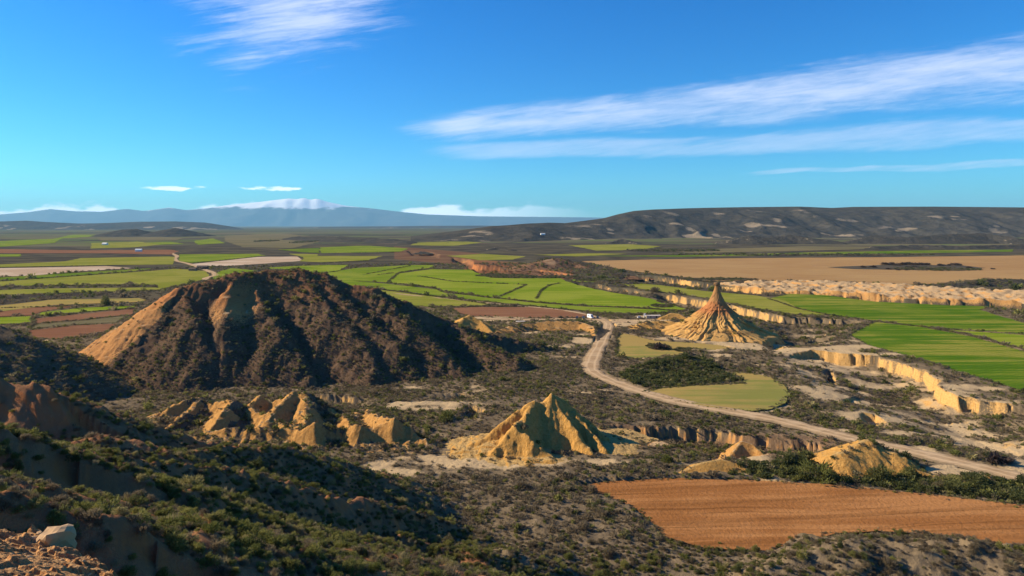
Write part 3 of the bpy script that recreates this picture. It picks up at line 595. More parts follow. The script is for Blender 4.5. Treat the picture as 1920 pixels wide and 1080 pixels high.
def mesa_bare_lit(x, y, z, zx, zy):
    west = sstep(0.35, 0.75, zx)                       # flanks rising to the east: bare clay, its colour also painting their sunlit side
    g = fbm(x, y, 22, 3, 77)
    gully = np.exp(-(((x + 137) / 13) ** 2 + ((y - 342) / 22) ** 2))
    left = sstep(-167, -173, x + np.maximum(330 - y, 0) * 0.33)  # left flank: bare orange clay, with the sunlit look painted into its colour
    return np.clip(west * (0.2 + 0.5 * (g > 0.56)) * (0.35 + 1.0 * left) + gully * 0.8 + left * (0.55 + 0.6 * (g > 0.42)) * (z > 1), 0, 1)
def mesa_red(x, y, z, zx, zy): return np.clip(0.25 + 0.5 * sstep(30, 38, z + 6 * fbm(x, y, 12, 2, 79)), 0, 0.75) * 0.8
hill('hill', mesa_lines, (-232, 40, 286, 450), 0.8, M_mesa, 'large dark scrub covered mesa with an orange eroded left flank', 0.95, -2.5, 81, mesa_bare_lit, mesa_red, extra=1.4, rc=2.2, k=2.0)
# dark spur at the left edge
hill('hill', [(L3([(-420,520,330),(-120,585,300),(0,612,290),(60,635,288),(120,668,285),(165,695,282),(205,722,280)]), 0.55, 0.6)], (-330, -150, 215, 345), 1.2, M_hill, 'dark scrub slope at the left edge before the brown fields', 0.8, -2.0, 91)
# ochre pyramid hill
pyr = L3([(830,869,208),(870,850,210),(905,826,214),(940,797,217),(975,771,220),(1003,752,222),(1020,757,223),(1038,739,224),(1062,757,224),(1100,790,222),(1140,828,216),(1172,862,208)])
pyr2 = L3([(1003,754,222),(985,780,216),(965,800,210),(1000,832,205),(1040,858,202),(1065,876,199)])
pyr3 = L3([(965,800,210),(930,840,206),(905,866,203)]); pyr4 = L3([(1038,740,224),(1052,775,219),(1085,815,212),(1110,850,206)])
pyr5 = L3([(1062,757,224),(1100,800,217),(1135,845,208)]); pyr6 = L3([(1038,742,224),(1030,790,232),(1020,800,240)])
pl = [(pyr, 1.1, 1.7), (pyr2, 1.2, 1.5), (pyr3, 1.3, 1.3), (pyr4, 1.9, 1.9), (pyr5, 1.9, 1.9), (pyr6, 1.0, 1.0)] + ribs(pyr[2:], 2.6, 0.86, 1.9, 15, -0.6, 0.25) + ribs(pyr2[1:], 2.4, 0.9, 1.8, 16, -0.6) + ribs(pyr4, 2.2, 1.2, 2.2, 18, -0.6) + ribs(pyr5, 2.2, 1.2, 2.2, 19, -0.6) + ribs(pyr3, 2.4, 1.0, 2.0, 20, -0.6) + apron(pyr, 2.0, 0.16) + apron(pyr2, 1.6, 0.16)
def pyr_bare(x, y, z, zx, zy): return np.clip(1.0 - 0.9 * ((fbm(x, y, 6, 3, 17) > 0.6) & (y < 213) & (x < 8)), 0, 1)
hill('clay_pyramid', pl, (-34, 50, 184, 250), 0.40, M_clay, 'ochre clay pyramid hill with sharp ribs and twin summit', 0.32, -1.5, 101, pyr_bare, None, 'rock formation', True, 1.5, 0.9, 0.9)
# badland ridges left of the pyramid
b1 = L3([(285,790,238),(320,765,244),(350,751,248),(378,745,252),(392,757,250),(433,752,244),(460,765,244),(486,744,252),(510,757,252),(550,737,250),(579,740,250),(610,765,248),(640,780,246),(690,772,246),(720,778,240)])
b2 = L3([(330,818,222),(380,812,222),(427,805,221),(480,806,220),(540,806,219),(570,806,217),(594,793,217),(620,806,218),(650,806,218),(669,796,217),(693,806,218),(715,800,219),(739,786,219),(760,800,219),(790,822,216)])
bl = [(b1, 1.0, 1.3), (b2, 1.1, 1.7),
 (L3([(438,752,244),(420,775,234),(392,806,226)]), 0.9, 0.9), (L3([(550,737,250),(520,765,240),(500,790,230)]), 0.9, 0.9), (L3([(579,740,250),(575,770,238),(570,802,226)]), 0.9, 0.9),
 (L3([(378,745,252),(350,775,240),(320,800,230)]), 0.8, 0.8)] + ribs(b1, 3.0, 0.78, 1.7, 25, -0.6) + ribs(b2, 2.4, 1.15, 2.1, 26, -0.8, 0.2) + apron(b1, 2.6, 0.2) + apron(b2, 2.0, 0.25) + [(L3([(470,765,244),(520,790,232),(560,800,226)]), 0.9, 0.9), (L3([(640,778,246),(660,795,232),(672,800,222)]), 0.8, 0.8), (L3([(700,775,240),(735,788,226)]), 0.8, 0.9)]
def bad_bare(x, y, z, zx, zy):
    return np.clip(0.25 + 0.9 * sstep(0.25, 0.6, np.hypot(zx, zy)) - 0.8 * (fbm(x, y, 9, 3, 27) > 0.58) * (zx < 0.2), 0, 1)
hill('badland_hills', bl, (-142, -16, 198, 270), 0.45, M_hill, 'cluster of ribbed orange badland ridges left of the pyramid', 0.4, -1.5, 111, bad_bare, None, 'rock formation', True, 1.5, 1.1, 1.1)
# pale cone and its tail beside the road
cone = L3([(1570,850,196),(1600,838,199),(1622,826,201),(1650,838,200),(1672,846,198),(1700,872,194),(1740,890,191),(1790,897,189),(1850,893,190)])
hill('clay_mound', [(cone, 0.55, 0.62)] + ribs(cone[1:6], 2.4, 0.6, 1.1, 35, -0.5), (88, 150, 178, 222), 0.45, M_clay, 'pale yellow clay cone in front of the dirt road', 0.3, -1.2, 121, lambda x, y, z, zx, zy: np.clip(1.0 - 0.9 * (zx < -0.22), 0, 1), None, 'rock formation', True, 0.8, 0.8, 0.6)
m1 = L3([(1278,884,192),(1310,868,195),(1350,860,197),(1385,868,196),(1410,885,193)])
hill('clay_mound', [(m1, 0.5, 0.5)] + ribs(m1, 3.0, 0.55, 0.9, 36), (42, 76, 182, 212), 0.5, M_clay, 'low rounded yellow mound at the edge of the ploughed field', 0.3, -1.2, 131, lambda x, y, z, zx, zy: np.clip(0.9 - 0.9 * (x > 62), 0, 1), None, 'rock formation', True)
m2 = L3([(1370,852,212),(1390,826,218),(1410,832,217),(1430,850,213)])
hill('clay_mound', [(m2, 0.8, 0.9)] + ribs(m2, 2.4, 0.8, 1.2, 37), (58, 92, 198, 232), 0.5, M_hill, 'orange eroded knob beside the gully cliff', 0.35, -4.5, 141, lambda x, y, z, zx, zy: np.full(x.shape, 0.9), None, 'rock formation', True)
# scrub mound in the road bend, low ridge behind the plain, sandy hills by the car park
m3 = L3([(1150,702,325),(1190,690,330),(1250,676,338),(1300,672,340),(1350,690,335),(1400,712,330)])
hill('hill', [(m3, 0.22, 0.26)], (35, 130, 290, 385), 1.0, M_hill, 'dark scrub mound inside the bend of the road', 0.6, -1.2, 151)
m4 = L3([(920,625,440),(960,610,450),(1000,605,458),(1040,600,462),(1085,602,462),(1115,612,450),(1120,640,410)])
hill('hill', [(m4, 0.3, 0.5)] + ribs(m4[1:5], 6, 0.45, 0.9, 45, -0.6), (-40, 70, 385, 490), 0.8, M_hill, 'low scrub topped hill with sandy ribbed front near the parked cars', 0.5, -1.2, 161, lambda x, y, z, zx, zy: np.clip(sstep(0.22, 0.4, zy + zx * 0.6) * 1.1 - 0.3 * (fbm(x, y, 12, 3, 46) > 0.55), 0, 1))
m5 = L3([(858,604,448),(880,590,458),(900,600,455),(925,624,440)])
hill('clay_mound', [(m5, 0.45, 0.6)] + ribs(m5, 4, 0.5, 0.9, 47), (-60, 0, 415, 490), 0.8, M_clay, 'smooth golden sand hill at the right foot of the mesa', 0.4, -1.2, 171, lambda x, y, z, zx, zy: np.full(x.shape, 0.9), None, 'rock formation', True)
m6 = L3([(1195,612,455),(1215,603,462),(1245,601,466),(1275,604,464),(1300,615,455)])
hill('clay_mound', [(m6, 0.3, 0.4)] + ribs(m6, 5, 0.35, 0.8, 48), (70, 135, 415, 500), 0.8, M_clay, 'rough sandy hummocks left of the rock spire', 0.6, -1.2, 181, lambda x, y, z, zx, zy: np.clip(0.6 + (fbm(x, y, 5, 3, 49) - .5) * 2, 0, 1), None, 'rock formation', True)
m7 = L3([(1240,594,505),(1256,587,510),(1270,587,510),(1288,596,504)])
hill('clay_mound', [(m7, 0.6, 0.7)] + ribs(m7, 4, 0.7, 1.0, 50), (95, 145, 485, 530), 0.7, M_clay, 'small sharp ochre mound behind the sandy hummocks', 0.4, -1.0, 191, lambda x, y, z, zx, zy: np.full(x.shape, 0.9), None, 'rock formation', True)
# dark hill with the red cliff, and dark knolls out on the plain
m8 = L3([(985,500,1090),(1020,488,1120),(1045,484,1150),(1070,490,1140),(1110,505,1090),(1160,518,1000)])
hill('hill', [(m8, 0.22, 0.28)] + ribs(m8[:3], 10, 0.3, 0.6, 51), (-20, 190, 900, 1300), 3.0, M_hill, 'dark scrub hill above the red cliff', 1.2, -2.0, 201, lambda x, y, z, zx, zy: 0.8 * np.exp(-(((x - 62) / 14) ** 2 + ((y - 1120) / 30) ** 2)), lambda x, y, z, zx, zy: np.full(x.shape, 0.5))
m9 = L3([(1745,540,760),(1800,530,790),(1860,524,810),(1930,524,820),(2050,530,800)])
hill('hill', [(m9, 0.16, 0.2)], (430, 760, 680, 920), 3.0, M_far, 'low dark hill at the right edge above the pale cliff', 1.0, -1.5, 211)
for k, (pts, lb) in enumerate([
    ([(190,438,4300),(230,430,4300),(255,429,4300),(275,435,4300)], 'left of the twin dark hills on the far plain'),
    ([(275,437,4300),(310,430,4300),(328,427,4300),(350,434,4300),(390,440,4300)], 'right and sharper of the twin dark hills on the far plain')]):
    hill('hill', [(L3(pts), 0.22, 0.25)], (p3(pts[0][0] - 60, 430, 4300)[0], p3(pts[-1][0] + 60, 430, 4300)[0], 4050, 4550), 9.0, M_far, lb, 3.0, -2.0, 221 + k)
hill('hill', [(L3([(560,443,3300),(640,444,3000),(700,446,2850),(745,449,2750),(775,458,2500)]), 0.12, 0.16)], (-1100, -250, 2250, 3500), 14.0, M_far, 'low dark scarp across the middle of the far plain', 5.0, -2.0, 231)
for k, (pts, lb) in enumerate([
    ([(1370,452,2500),(1405,441,2550),(1440,446,2550),(1480,440,2600),(1520,446,2550),(1570,452,2500)], 'dark broken badland knolls with pale tops before the plateau'),
    ([(1600,450,2600),(1640,441,2650),(1700,445,2600),(1760,440,2650),(1840,437,2700),(1900,445,2600)], 'dark badland knolls before the plateau at the right'),
    ([(1130,458,2500),(1165,448,2600),(1185,452,2550),(1205,460,2450)], 'small dark knoll with a pale scar before the plateau'),
    ([(900,470,1850),(935,463,1950),(960,468,1850)], 'dark knoll at the plateau tail'),
    ([(1640,462,2000),(1720,459,2050),(1800,461,2000),(1920,458,2050),(2050,460,2000)], 'low dark badland bank beyond the tan stubble')]):
    P = L3(pts); X = [p[0] for p in P]; Y = [p[1] for p in P]
    hill('hill', [(P, 0.25, 0.3)] + ribs(P, 22, 0.3, 0.6, 240 + k, -2.0), (min(X) - 160, max(X) + 160, min(Y) - 170, max(Y) + 170), 6.0, M_far, lb, 3.0, -2.0, 241 + k,
         lambda x, y, z, zx, zy: np.clip(sstep(0.2, 0.45, zx) * (fbm(x, y, 40, 3, 5) > 0.5), 0, 1))

# long plateau on the right, far ridges and snowy mountains: terrain built by bearing, foot distance and crest height
def range_terrain(name, sky_pts, d_foot, d_crest, depth_back, na, nr, mat, label, gul, seed, foot_frac=0.25, gsc=300, back_drop=0.0):
    px = np.array([p[0] for p in sky_pts], float); py = np.array([p[1] for p in sky_pts], float)
    dc = np.interp(px, [p[0] for p in d_crest], [p[1] for p in d_crest])
    a = np.linspace((px[0] - 960) / FPX, (px[-1] - 960) / FPX, na); pxa = a * FPX + 960
    D = np.interp(pxa, [p[0] for p in d_crest], [p[1] for p in d_crest]); F = np.interp(pxa, [p[0] for p in d_foot], [p[1] for p in d_foot])
    sky_y = np.interp(pxa, px, py); Zc = CAM_Z + (HY - sky_y) / FPX * D
    t = np.linspace(0, 1.35, nr); aa, tt = np.meshgrid(a, t, indexing='ij')
    y = F[:, None] + (D - F)[:, None] * np.minimum(tt, 1) + np.maximum(tt - 1, 0) * depth_back; x = aa * y
    tc = np.clip(tt, 0, 1)
    wob = (fbm(x, y, gsc * 2.2, 3, seed + 5) - 0.5) * 0.22
    prof = foot_frac * tc + (1 - foot_frac) * smooth((tc + wob * tc * (1 - tc) * 4 - 0.32) / 0.68)
    g = ridged(x + fbm(x, y, gsc, 2, seed + 9) * gsc * 0.7, y * 0.45, gsc, 5, seed)
    env = np.sin(np.clip(tc, 0, 1) * math.pi) ** 0.8
    z = Zc[:, None] * prof - (1 - g) * gul * env * np.clip(Zc[:, None] / max(Zc.max(), 1), 0.1, 1) + (fbm(x, y, gsc * 0.3, 4, seed + 2) - 0.5) * gul * 0.25 * env
    z = np.where(tt > 1, Zc[:, None] - (tt - 1) * back_drop, z) - 1.0
    V = np.stack([x, y, z], -1).reshape(-1, 3)
    ba = np.clip((fbm(x, y, gsc * 0.5, 4, seed + 3) - 0.60) * 5, 0, 1) * env
    return obj(name, new_mesh(name, V, grid_faces(na, nr)[:, ::-1], mat, True, {'bare': ba, 'red': ba * 0}), kind='structure', label=label), (x, y, z)
plateau_sky = [(770,448),(800,443),(850,436),(918,424.5),(950,422),(985,419),(1030,417),(1060,418),(1131,409),(1160,401),(1189,395),(1223,392.5),(1290,390),(1392,388),(1500,387),(1560,389.5),(1600,387.5),(1750,387),(1920,388.5),(2200,388),(2500,392)]
_, PLT = range_terrain('hill', plateau_sky, [(770,2700),(900,2500),(1000,2350),(1200,2900),(1500,3100),(2500,3000)], [(770,3100),(918,3500),(1060,3900),(1200,4400),(1400,4900),(2500,5200)], 2500, 420, 170, M_far, 'long dark scrub plateau with gullied slopes along the right horizon', 75, 301, 0.16, 330)
range_terrain('hill', [(-700,418),(-300,414),(0,415),(50,413.5),(85,416),(150,419),(200,418),(260,415.5),(330,415),(385,417),(430,424),(478,434)], [(-700,8200),(478,10200)], [(-700,11000),(478,11500)], 3000, 200, 50, M_far, 'blue hazy ridge along the left horizon', 60, 311, 0.1, 500)
range_terrain('hill', [(440,436),(500,430),(560,426.5),(640,425),(720,424.5),(800,423.5),(900,423),(1000,424)], [(440,13500),(1000,13500)], [(440,16500),(1000,16500)], 4000, 160, 40, M_far, 'low blue mesa line under the snowy mountain', 40, 321, 0.1, 600)
def mountain_material():
    m, t, b = mat_new('mountain_rock')
    P = t.node('ShaderNodeNewGeometry').outputs['Position']; z = t.node('ShaderNodeSeparateXYZ', {0: P}).outputs[2]
    n = t.noise(P, 0.0006, 7, 0.65)
    s = t.ss(t.m('ADD', z, t.m('MULTIPLY', t.m('SUBTRACT', n, 0.5), 1300.0)), 1180, 1400)
    t.l.new(t.mix(s, t.mix(n, (0.05, 0.06, 0.07), (0.10, 0.10, 0.09)), (0.85, 0.87, 0.9)), b.inputs['Base Color']); return m
M_mount = mountain_material()
range_terrain('mountain', [(-700,404),(-300,400),(0,402),(50,398),(95,392),(140,396),(190,397),(237,391.5),(270,395.5),(317,389),(350,394),(390,390),(425,385),(475,380),(520,374.5),(540,372),(556,373.5),(570,371),(582,375),(594,372),(612,378),(650,386),(700,391),(750,397),(800,402),(900,405.5),(1000,406.5),(1100,407.5),(1250,410),(1500,413),(2600,415)],
              [(-700,42000),(2600,42000)], [(-700,50000),(2600,50000)], 8000, 520, 90, M_mount, 'distant blue mountain range with a snow capped summit', 700, 331, 0.12, 2600)

# ------------------------------------------------------------------ the rock spire
def rock_spire():
    cx, cy = (1344 - 960) / FPX * 437, 437.0
    PR = [(0, 43), (3, 37), (8, 31.5), (15, 26), (24, 20.6), (34, 15.8), (44, 12), (52, 9.3), (58, 7.3), (64, 5.9), (71, 4.6), (78, 3.5), (84, 2.6), (90, 1.9), (95, 1.4), (100, 1.15)]
    ht = 32.0; zz = np.linspace(0, 100, 170); na = 480
    rad = np.interp(zz, [p[0] for p in PR], [p[1] for p in PR])
    th = np.linspace(0, 2 * math.pi, na, endpoint=False)
    Z, T = np.meshgrid(zz / 100, th, indexing='ij'); Rr = np.repeat(rad[:, None], na, 1)
    ux, uy = np.cos(T), np.sin(T)
    warp = (fbm(ux * 3 + 5, uy * 3 + Z * 1.6, 1.0, 3, 401) - 0.5) * 1.9
    Tz = T + (fbm(ux * 2.5 + 2, uy * 2.5 + Z * 5.0, 1.0, 3, 421) - 0.5) * 0.55; vx, vy = np.cos(Tz), np.sin(Tz)
    nr1 = ridged(vx * 4.2 + 5, vy * 4.2 + Z * 0.9, 1.0, 4, 411)
    nr2 = ridged(vx * 11 + 5, vy * 11 + Z * 2.0, 1.0, 3, 415)
    low = sstep(0.70, 0.42, Z); amp = low * np.interp(Z, [0, 0.15, 0.5, 0.7], [8.0, 7.0, 3.2, 0.8]) * (0.35 + 1.25 * fbm(ux * 3 + 1, uy * 3 + Z * 5, 1.0, 2, 425))
    big = fbm(ux * 1.4 + 9, uy * 1.4, 1.0, 2, 403)
    rr = Rr + (nr1 - 0.6) * amp + (nr2 - 0.55) * amp * 0.38 + (big - 0.5) * Rr * 0.28 * low + (fbm(ux * 9 + 3, uy * 9 + Z * 30, 1.0, 3, 405) - 0.5) * np.minimum(Rr * 0.16, 0.9)
    ledge = np.exp(-((Z - 0.545) / 0.008) ** 2) * 0.5 + np.exp(-((Z - 0.60) / 0.006) ** 2) * 0.25     # hard beds stand proud
    rr = rr + ledge
    x = cx + ux * rr; y = cy + uy * rr; z = Z * ht - 0.8 - np.maximum(1 - Z / 0.06, 0) * 7.0
    V = np.stack([x, y, z], -1).reshape(-1, 3)
    i = np.arange((len(zz) - 1) * na); r = i // na; c = i % na; f = np.stack([r * na + c, r * na + (c + 1) % na, (r + 1) * na + (c + 1) % na, (r + 1) * na + c], 1)
    m, t, b = mat_new('spire_clay')
    P = t.node('ShaderNodeNewGeometry').outputs['Position']; pz = t.node('ShaderNodeSeparateXYZ', {0: P}).outputs[2]
    n1 = t.noise(P, 0.35, 6, 0.65); n2 = t.noise(P, 2.0, 4)
    zj = t.m('ADD', pz, t.m('MULTIPLY', t.m('SUBTRACT', n1, 0.5), 3.0))
    c0 = t.mix(t.ss(n1, 0.35, 0.65), (0.40, 0.225, 0.070), (0.47, 0.285, 0.10))
    c0 = t.mix(t.m('MULTIPLY', t.ss(t.noise(t.xyz(0.0, 0.0, t.m('ADD', t.m('MULTIPLY', pz, 0.7), t.m('MULTIPLY', n1, 0.5))), 1.0, 3), 0.5, 0.66), 0.45), c0, (0.27, 0.13, 0.055))
    c0 = t.mix(t.ss(zj, 11.5, 16.0), c0, (0.36, 0.15, 0.058))
    c0 = t.mix(t.ss(zj, 19.0, 23.0), c0, (0.33, 0.175, 0.07))
    c0 = t.mix(t.m('MULTIPLY', t.ss(n2, 0.6, 0.75), 0.4), c0, (0.25, 0.16, 0.07))
    t.l.new(c0, b.inputs['Base Color'])
    t.l.new(t.node('ShaderNodeBump', {'Strength': 0.5, 'Distance': 0.6, 'Height': t.m('ADD', n1, n2)}).outputs[0], b.inputs['Normal'])
    e = bpy.data.objects.new('rock_spire', None); col.objects.link(e); e.location = (cx, cy, 0)
    e['label'] = 'tall ochre rock spire with a fluted cone and small cap'; e['category'] = 'rock formation'
    V2 = V - np.array((cx, cy, 0)); o = obj('cone', new_mesh('spire_cone', V2, f, m), e)
    # hard cap stone
    import bmesh
    bm = bmesh.new(); bmesh.ops.create_icosphere(bm, subdivisions=3, radius=1.0)
    for v in bm.verts:
        k = v.co.copy(); v.co = Vector((k.x * 1.8, k.y * 1.7, max(-0.8, min(0.85, k.z * 1.3)) * 1.1))
        v.co *= 1 + 0.22 * (vnoise(np.array([k.x * 2 + 5]), np.array([k.y * 2 + k.z * 3]), 7)[0] - 0.5)
    me = bpy.data.meshes.new('cap_stone'); bm.to_mesh(me); bm.free(); me.materials.append(plain('dark_cap_sandstone', (0.17, 0.105, 0.055), 0.95, 0, 0.0))
    for p in me.polygons: p.use_smooth = False
    c = obj('cap_stone', me, e); c.location = (0.1, 0, ht + 0.25); c.scale = (1.15, 1.15, 1.3)
    HILLS.append((lambda x, y: np.interp(np.hypot(x - cx, y - cy), [0, 1, 5, 12, 24, 36], [31, 29, 22, 15, 6, 0]), (cx - 38, cx + 38, cy - 38, cy + 38), lambda *a: np.ones(a[0].shape), 0.0))
rock_spire()


# ------------------------------------------------------------------ surface height of everything (for things that stand on it)
def surf(x, y):
    z = ground_h(x, y); b = np.zeros(x.shape); on = np.zeros(x.shape, bool)
    for hf, (x0, x1, y0, y1), bf, floor in HILLS:
        k = (x > x0) & (x < x1) & (y > y0) & (y < y1)
        if not k.any(): continue
        xs, ys = x[k], y[k]; h = hf(xs, ys); e = 0.6
        up = (h > z[k]) & (h > floor + 0.3)
        zx = (hf(xs + e, ys) - hf(xs - e, ys)) / (2 * e); zy = (hf(xs, ys + e) - hf(xs, ys - e)) / (2 * e)
        bb = bf(xs, ys, h, zx, zy) if bf else np.zeros(xs.shape)
        zz = z[k]; bk = b[k]; ok = on[k]
        zz[up] = h[up]; bk[up] = bb[up]; ok[up] = True
        z[k] = zz; b[k] = bk; on[k] = ok
    return z, b, on
def at_surf(px, py, it=6):
    d = gp(px, py)[1]; X = (px - 960) / FPX
    for _ in range(it):
        z = surf(np.array([X * d]), np.array([d]))[0][0]; d = FPX * (CAM_Z - z) / (py - HY)
    return X * d, d, z

# ------------------------------------------------------------------ scrub plants
def leaf_mat(name, ca, cb, cc):
    m, t, b = mat_new(name)
    rnd = t.node('ShaderNodeObjectInfo').outputs['Random']
    P = t.node('ShaderNodeNewGeometry').outputs['Position']
    n = t.noise(P, 0.05, 3)
    c = t.mix(t.ss(t.m('ADD', t.m('MULTIPLY', rnd, 0.7), t.m('MULTIPLY', n, 0.3)), 0.2, 0.8), ca, cb)
    c = t.mix(t.ss(rnd, 0.86, 0.95), c, cc)
    t.l.new(c, b.inputs['Base Color']); b.inputs['Roughness'].default_value = 0.8; b.inputs['Specular IOR Level'].default_value = 0.15
    tr = t.node('ShaderNodeBsdfTranslucent', {'Color': c}); mx = t.node('ShaderNodeMixShader', {0: 0.4, 1: b.outputs[0], 2: tr.outputs[0]})
    out = [n for n in t.n if n.type == 'OUTPUT_MATERIAL'][0]; t.l.new(mx.outputs[0], out.inputs[0])
    return m
M_olive = leaf_mat('olive_leaves', (0.115, 0.125, 0.032), (0.215, 0.205, 0.058), (0.28, 0.24, 0.10))
M_grey = leaf_mat('grey_twigs', (0.130, 0.103, 0.064), (0.19, 0.150, 0.092), (0.17, 0.155, 0.065))
M_darkg = leaf_mat('dark_green_leaves', (0.060, 0.072, 0.024), (0.110, 0.115, 0.038), (0.15, 0.13, 0.07))
M_straw = leaf_mat('dry_grass', (0.22, 0.185, 0.095), (0.30, 0.25, 0.14), (0.16, 0.16, 0.06))
M_stem = plain('grey_bark', (0.10, 0.075, 0.055), 0.9, 0, 0.1)
def tuft(name, n, mat, seed, h=1.0, spread=0.62, leaf=(0.05, 0.26), up=0.5, seg=1):
    """a shrub: many leaf blades through the volume of an uneven dome of radius ~0.6 and height ~h"""
    r = np.random.default_rng(seed); V = []; F = []
    lobes = [(r.normal(0, 0.24), r.normal(0, 0.24), r.uniform(0.55, 1.0)) for _ in range(6)]
    for i in range(n):
        lx, ly, lh = lobes[r.integers(6)]
        a = r.uniform(0, 2 * math.pi); q = r.uniform(0, 1) ** 0.5 * spread * 0.62; el = r.uniform(0.05, 1)
        p = np.array((lx + math.cos(a) * q * (1.1 - el * 0.55), ly + math.sin(a) * q * (1.1 - el * 0.55), lh * h * el * (1 - 0.35 * (q / spread) ** 2)))
        out = np.array((p[0] * 1.2, p[1] * 1.2, up + r.normal(0, 0.25))) + r.normal(0, 0.35, 3); out /= np.linalg.norm(out) + 1e-6
        sd_ = np.cross(out, r.normal(0, 1, 3)); sd_ /= np.linalg.norm(sd_) + 1e-6
        L = leaf[1] * r.uniform(0.6, 1.35); W = leaf[0] * r.uniform(0.7, 1.4); k = len(V)
        V += [p - sd_ * W, p + sd_ * W, p + out * L + sd_ * W * 0.4, p + out * L - sd_ * W * 0.4]; F.append((k, k + 1, k + 2, k + 3))
    return new_mesh(name, np.array(V), F, mat, False)
NEAR = {'olive': [tuft('shrub_foliage', 800, M_olive, 500 + i, 0.8, 0.62, (0.022, 0.15), 0.7) for i in range(3)],
        'darkg': [tuft('shrub_foliage', 850, M_darkg, 510 + i, 0.95, 0.62, (0.026, 0.13), 0.6) for i in range(3)],
        'grey': [tuft('shrub_foliage', 650, M_grey, 520 + i, 0.65, 0.62, (0.016, 0.17), 0.7) for i in range(3)],
        'straw': [tuft('grass_foliage', 200, M_straw, 530 + i, 0.6, 0.45, (0.018, 0.42), 1.3) for i in range(3)]}
FARM = {'olive': [tuft('scrub_olive', 80, M_olive, 600 + i, 0.8, 0.62, (0.08, 0.26)) for i in range(3)],
        'darkg': [tuft('scrub_dark', 90, M_darkg, 610 + i, 0.95, 0.62, (0.08, 0.26)) for i in range(3)],
        'grey': [tuft('scrub_grey', 70, M_grey, 620 + i, 0.65, 0.62, (0.07, 0.26)) for i in range(3)],
        'straw': [tuft('scrub_straw', 40, M_straw, 630 + i, 0.5, 0.45, (0.05, 0.45), 1.2) for i in range(2)]}
def jitter_grid(d0, d1, sp, amax=0.80):
    xs = np.arange(-d1 * amax, d1 * amax, sp); ys = np.arange(d0 * 0.7, d1, sp)
    x, y = np.meshgrid(xs, ys); x = x.ravel() + rng.uniform(-.5, .5, x.size) * sp; y = y.ravel() + rng.uniform(-.5, .5, y.size) * sp
    d = np.hypot(x, y); k = (d >= d0) & (d < d1) & (np.abs(x) < y * amax + 4); return x[k], y[k]
PTS = []                      # x, y, z, scale, class
BUSHZ = [gp(*p) for p in [(1360,892),(1420,872),(1500,852),(1600,850),(1680,872),(1760,900),(1820,893),(1960,880),(1990,953),(1920,944),(1750,925),(1600,908),(1400,897)]]
MOUND = [gp(*p) for p in [(1160,705),(1200,684),(1260,674),(1320,678),(1390,712),(1300,722),(1200,728)]]
def scatter(d0, d1, sp, size, base):
    x, y = jitter_grid(d0, d1, sp); d = np.hypot(x, y)
    k = ~field_mask(x, y) & (road_dist(x, y) > 0.8 + d * 0.001) & ~inpoly(x, y, BADZONE); x, y, d = x[k], y[k], d[k]
    z, hb, on = surf(x, y)
    e = 0.7; zx = (surf(x + e, y)[0] - z) / e; zy = (surf(x, y + e)[0] - z) / e; sl_ = np.hypot(zx, zy)
    fgz = tents(x, y, SPURS[:6], -6) > 2.0
    ba = np.where(on, hb, bare_amount(x, y)); ba = np.where(fgz & ~on, 0.12, ba)
    dens = base * np.where(on, 1.6, 1.0) * np.clip(-0.25 + 2.3 * fbm(x, y, 15, 4, 91), 0.08, 1.5) * (1 - 0.95 * sstep(0.22, 0.6, ba)) * (1 - sstep(np.where(on, 0.95, 0.9), np.where(on, 1.4, 1.35), sl_))
    bz = inpoly(x, y, BUSHZ) & ~on; dens = np.where(bz, 0.75, dens); mz = inpoly(x, y, MOUND); dens = np.where(mz, 0.9, dens)
    k = rng.uniform(0, 1, x.size) < dens
    x, y, z, d, fgz, on, bz, mz = (q[k] for q in (x, y, z, d, fgz, on, bz, mz))
    u = rng.uniform(0, 1, x.size); n = fbm(x, y, 40, 3, 95)
    pol = np.where(fgz, 0.62, np.where(on & (x < 30), 0.48, 0.27)) + (n - 0.5) * 0.9
    cls = np.where(u < pol, 0, 2); cls = np.where((rng.uniform(0, 1, x.size) < np.where(on, 0.35, 0.18)) & (cls == 0), 1, cls)
    cls = np.where(bz | mz, np.where(u < 0.75, 1, 0), cls)
    cls = np.where((rng.uniform(0, 1, x.size) < np.where(fgz, 0.12, 0.07)) & ~bz, 3, cls)
    s = size * rng.lognormal(-0.05, np.where(fgz, 0.33, 0.42), x.size) * np.where(on & (x < 40) & (y > 280), 0.8, 1.0) * np.where(cls == 3, 0.8, 1.0) * np.where(bz, 1.65, 1.0) * np.where(mz, 1.3, 1.0)
    PTS.append(np.column_stack([x, y, z - 0.06 * s, s, cls]))
scatter(22, 75, 0.60, 0.55, 0.9)
scatter(75, 150, 0.78, 0.66, 0.9)
scatter(150, 350, 1.15, 0.82, 0.78)
scatter(350, 640, 1.9, 1.25, 0.7)
scatter(640, 1250, 5.5, 2.6, 0.55)
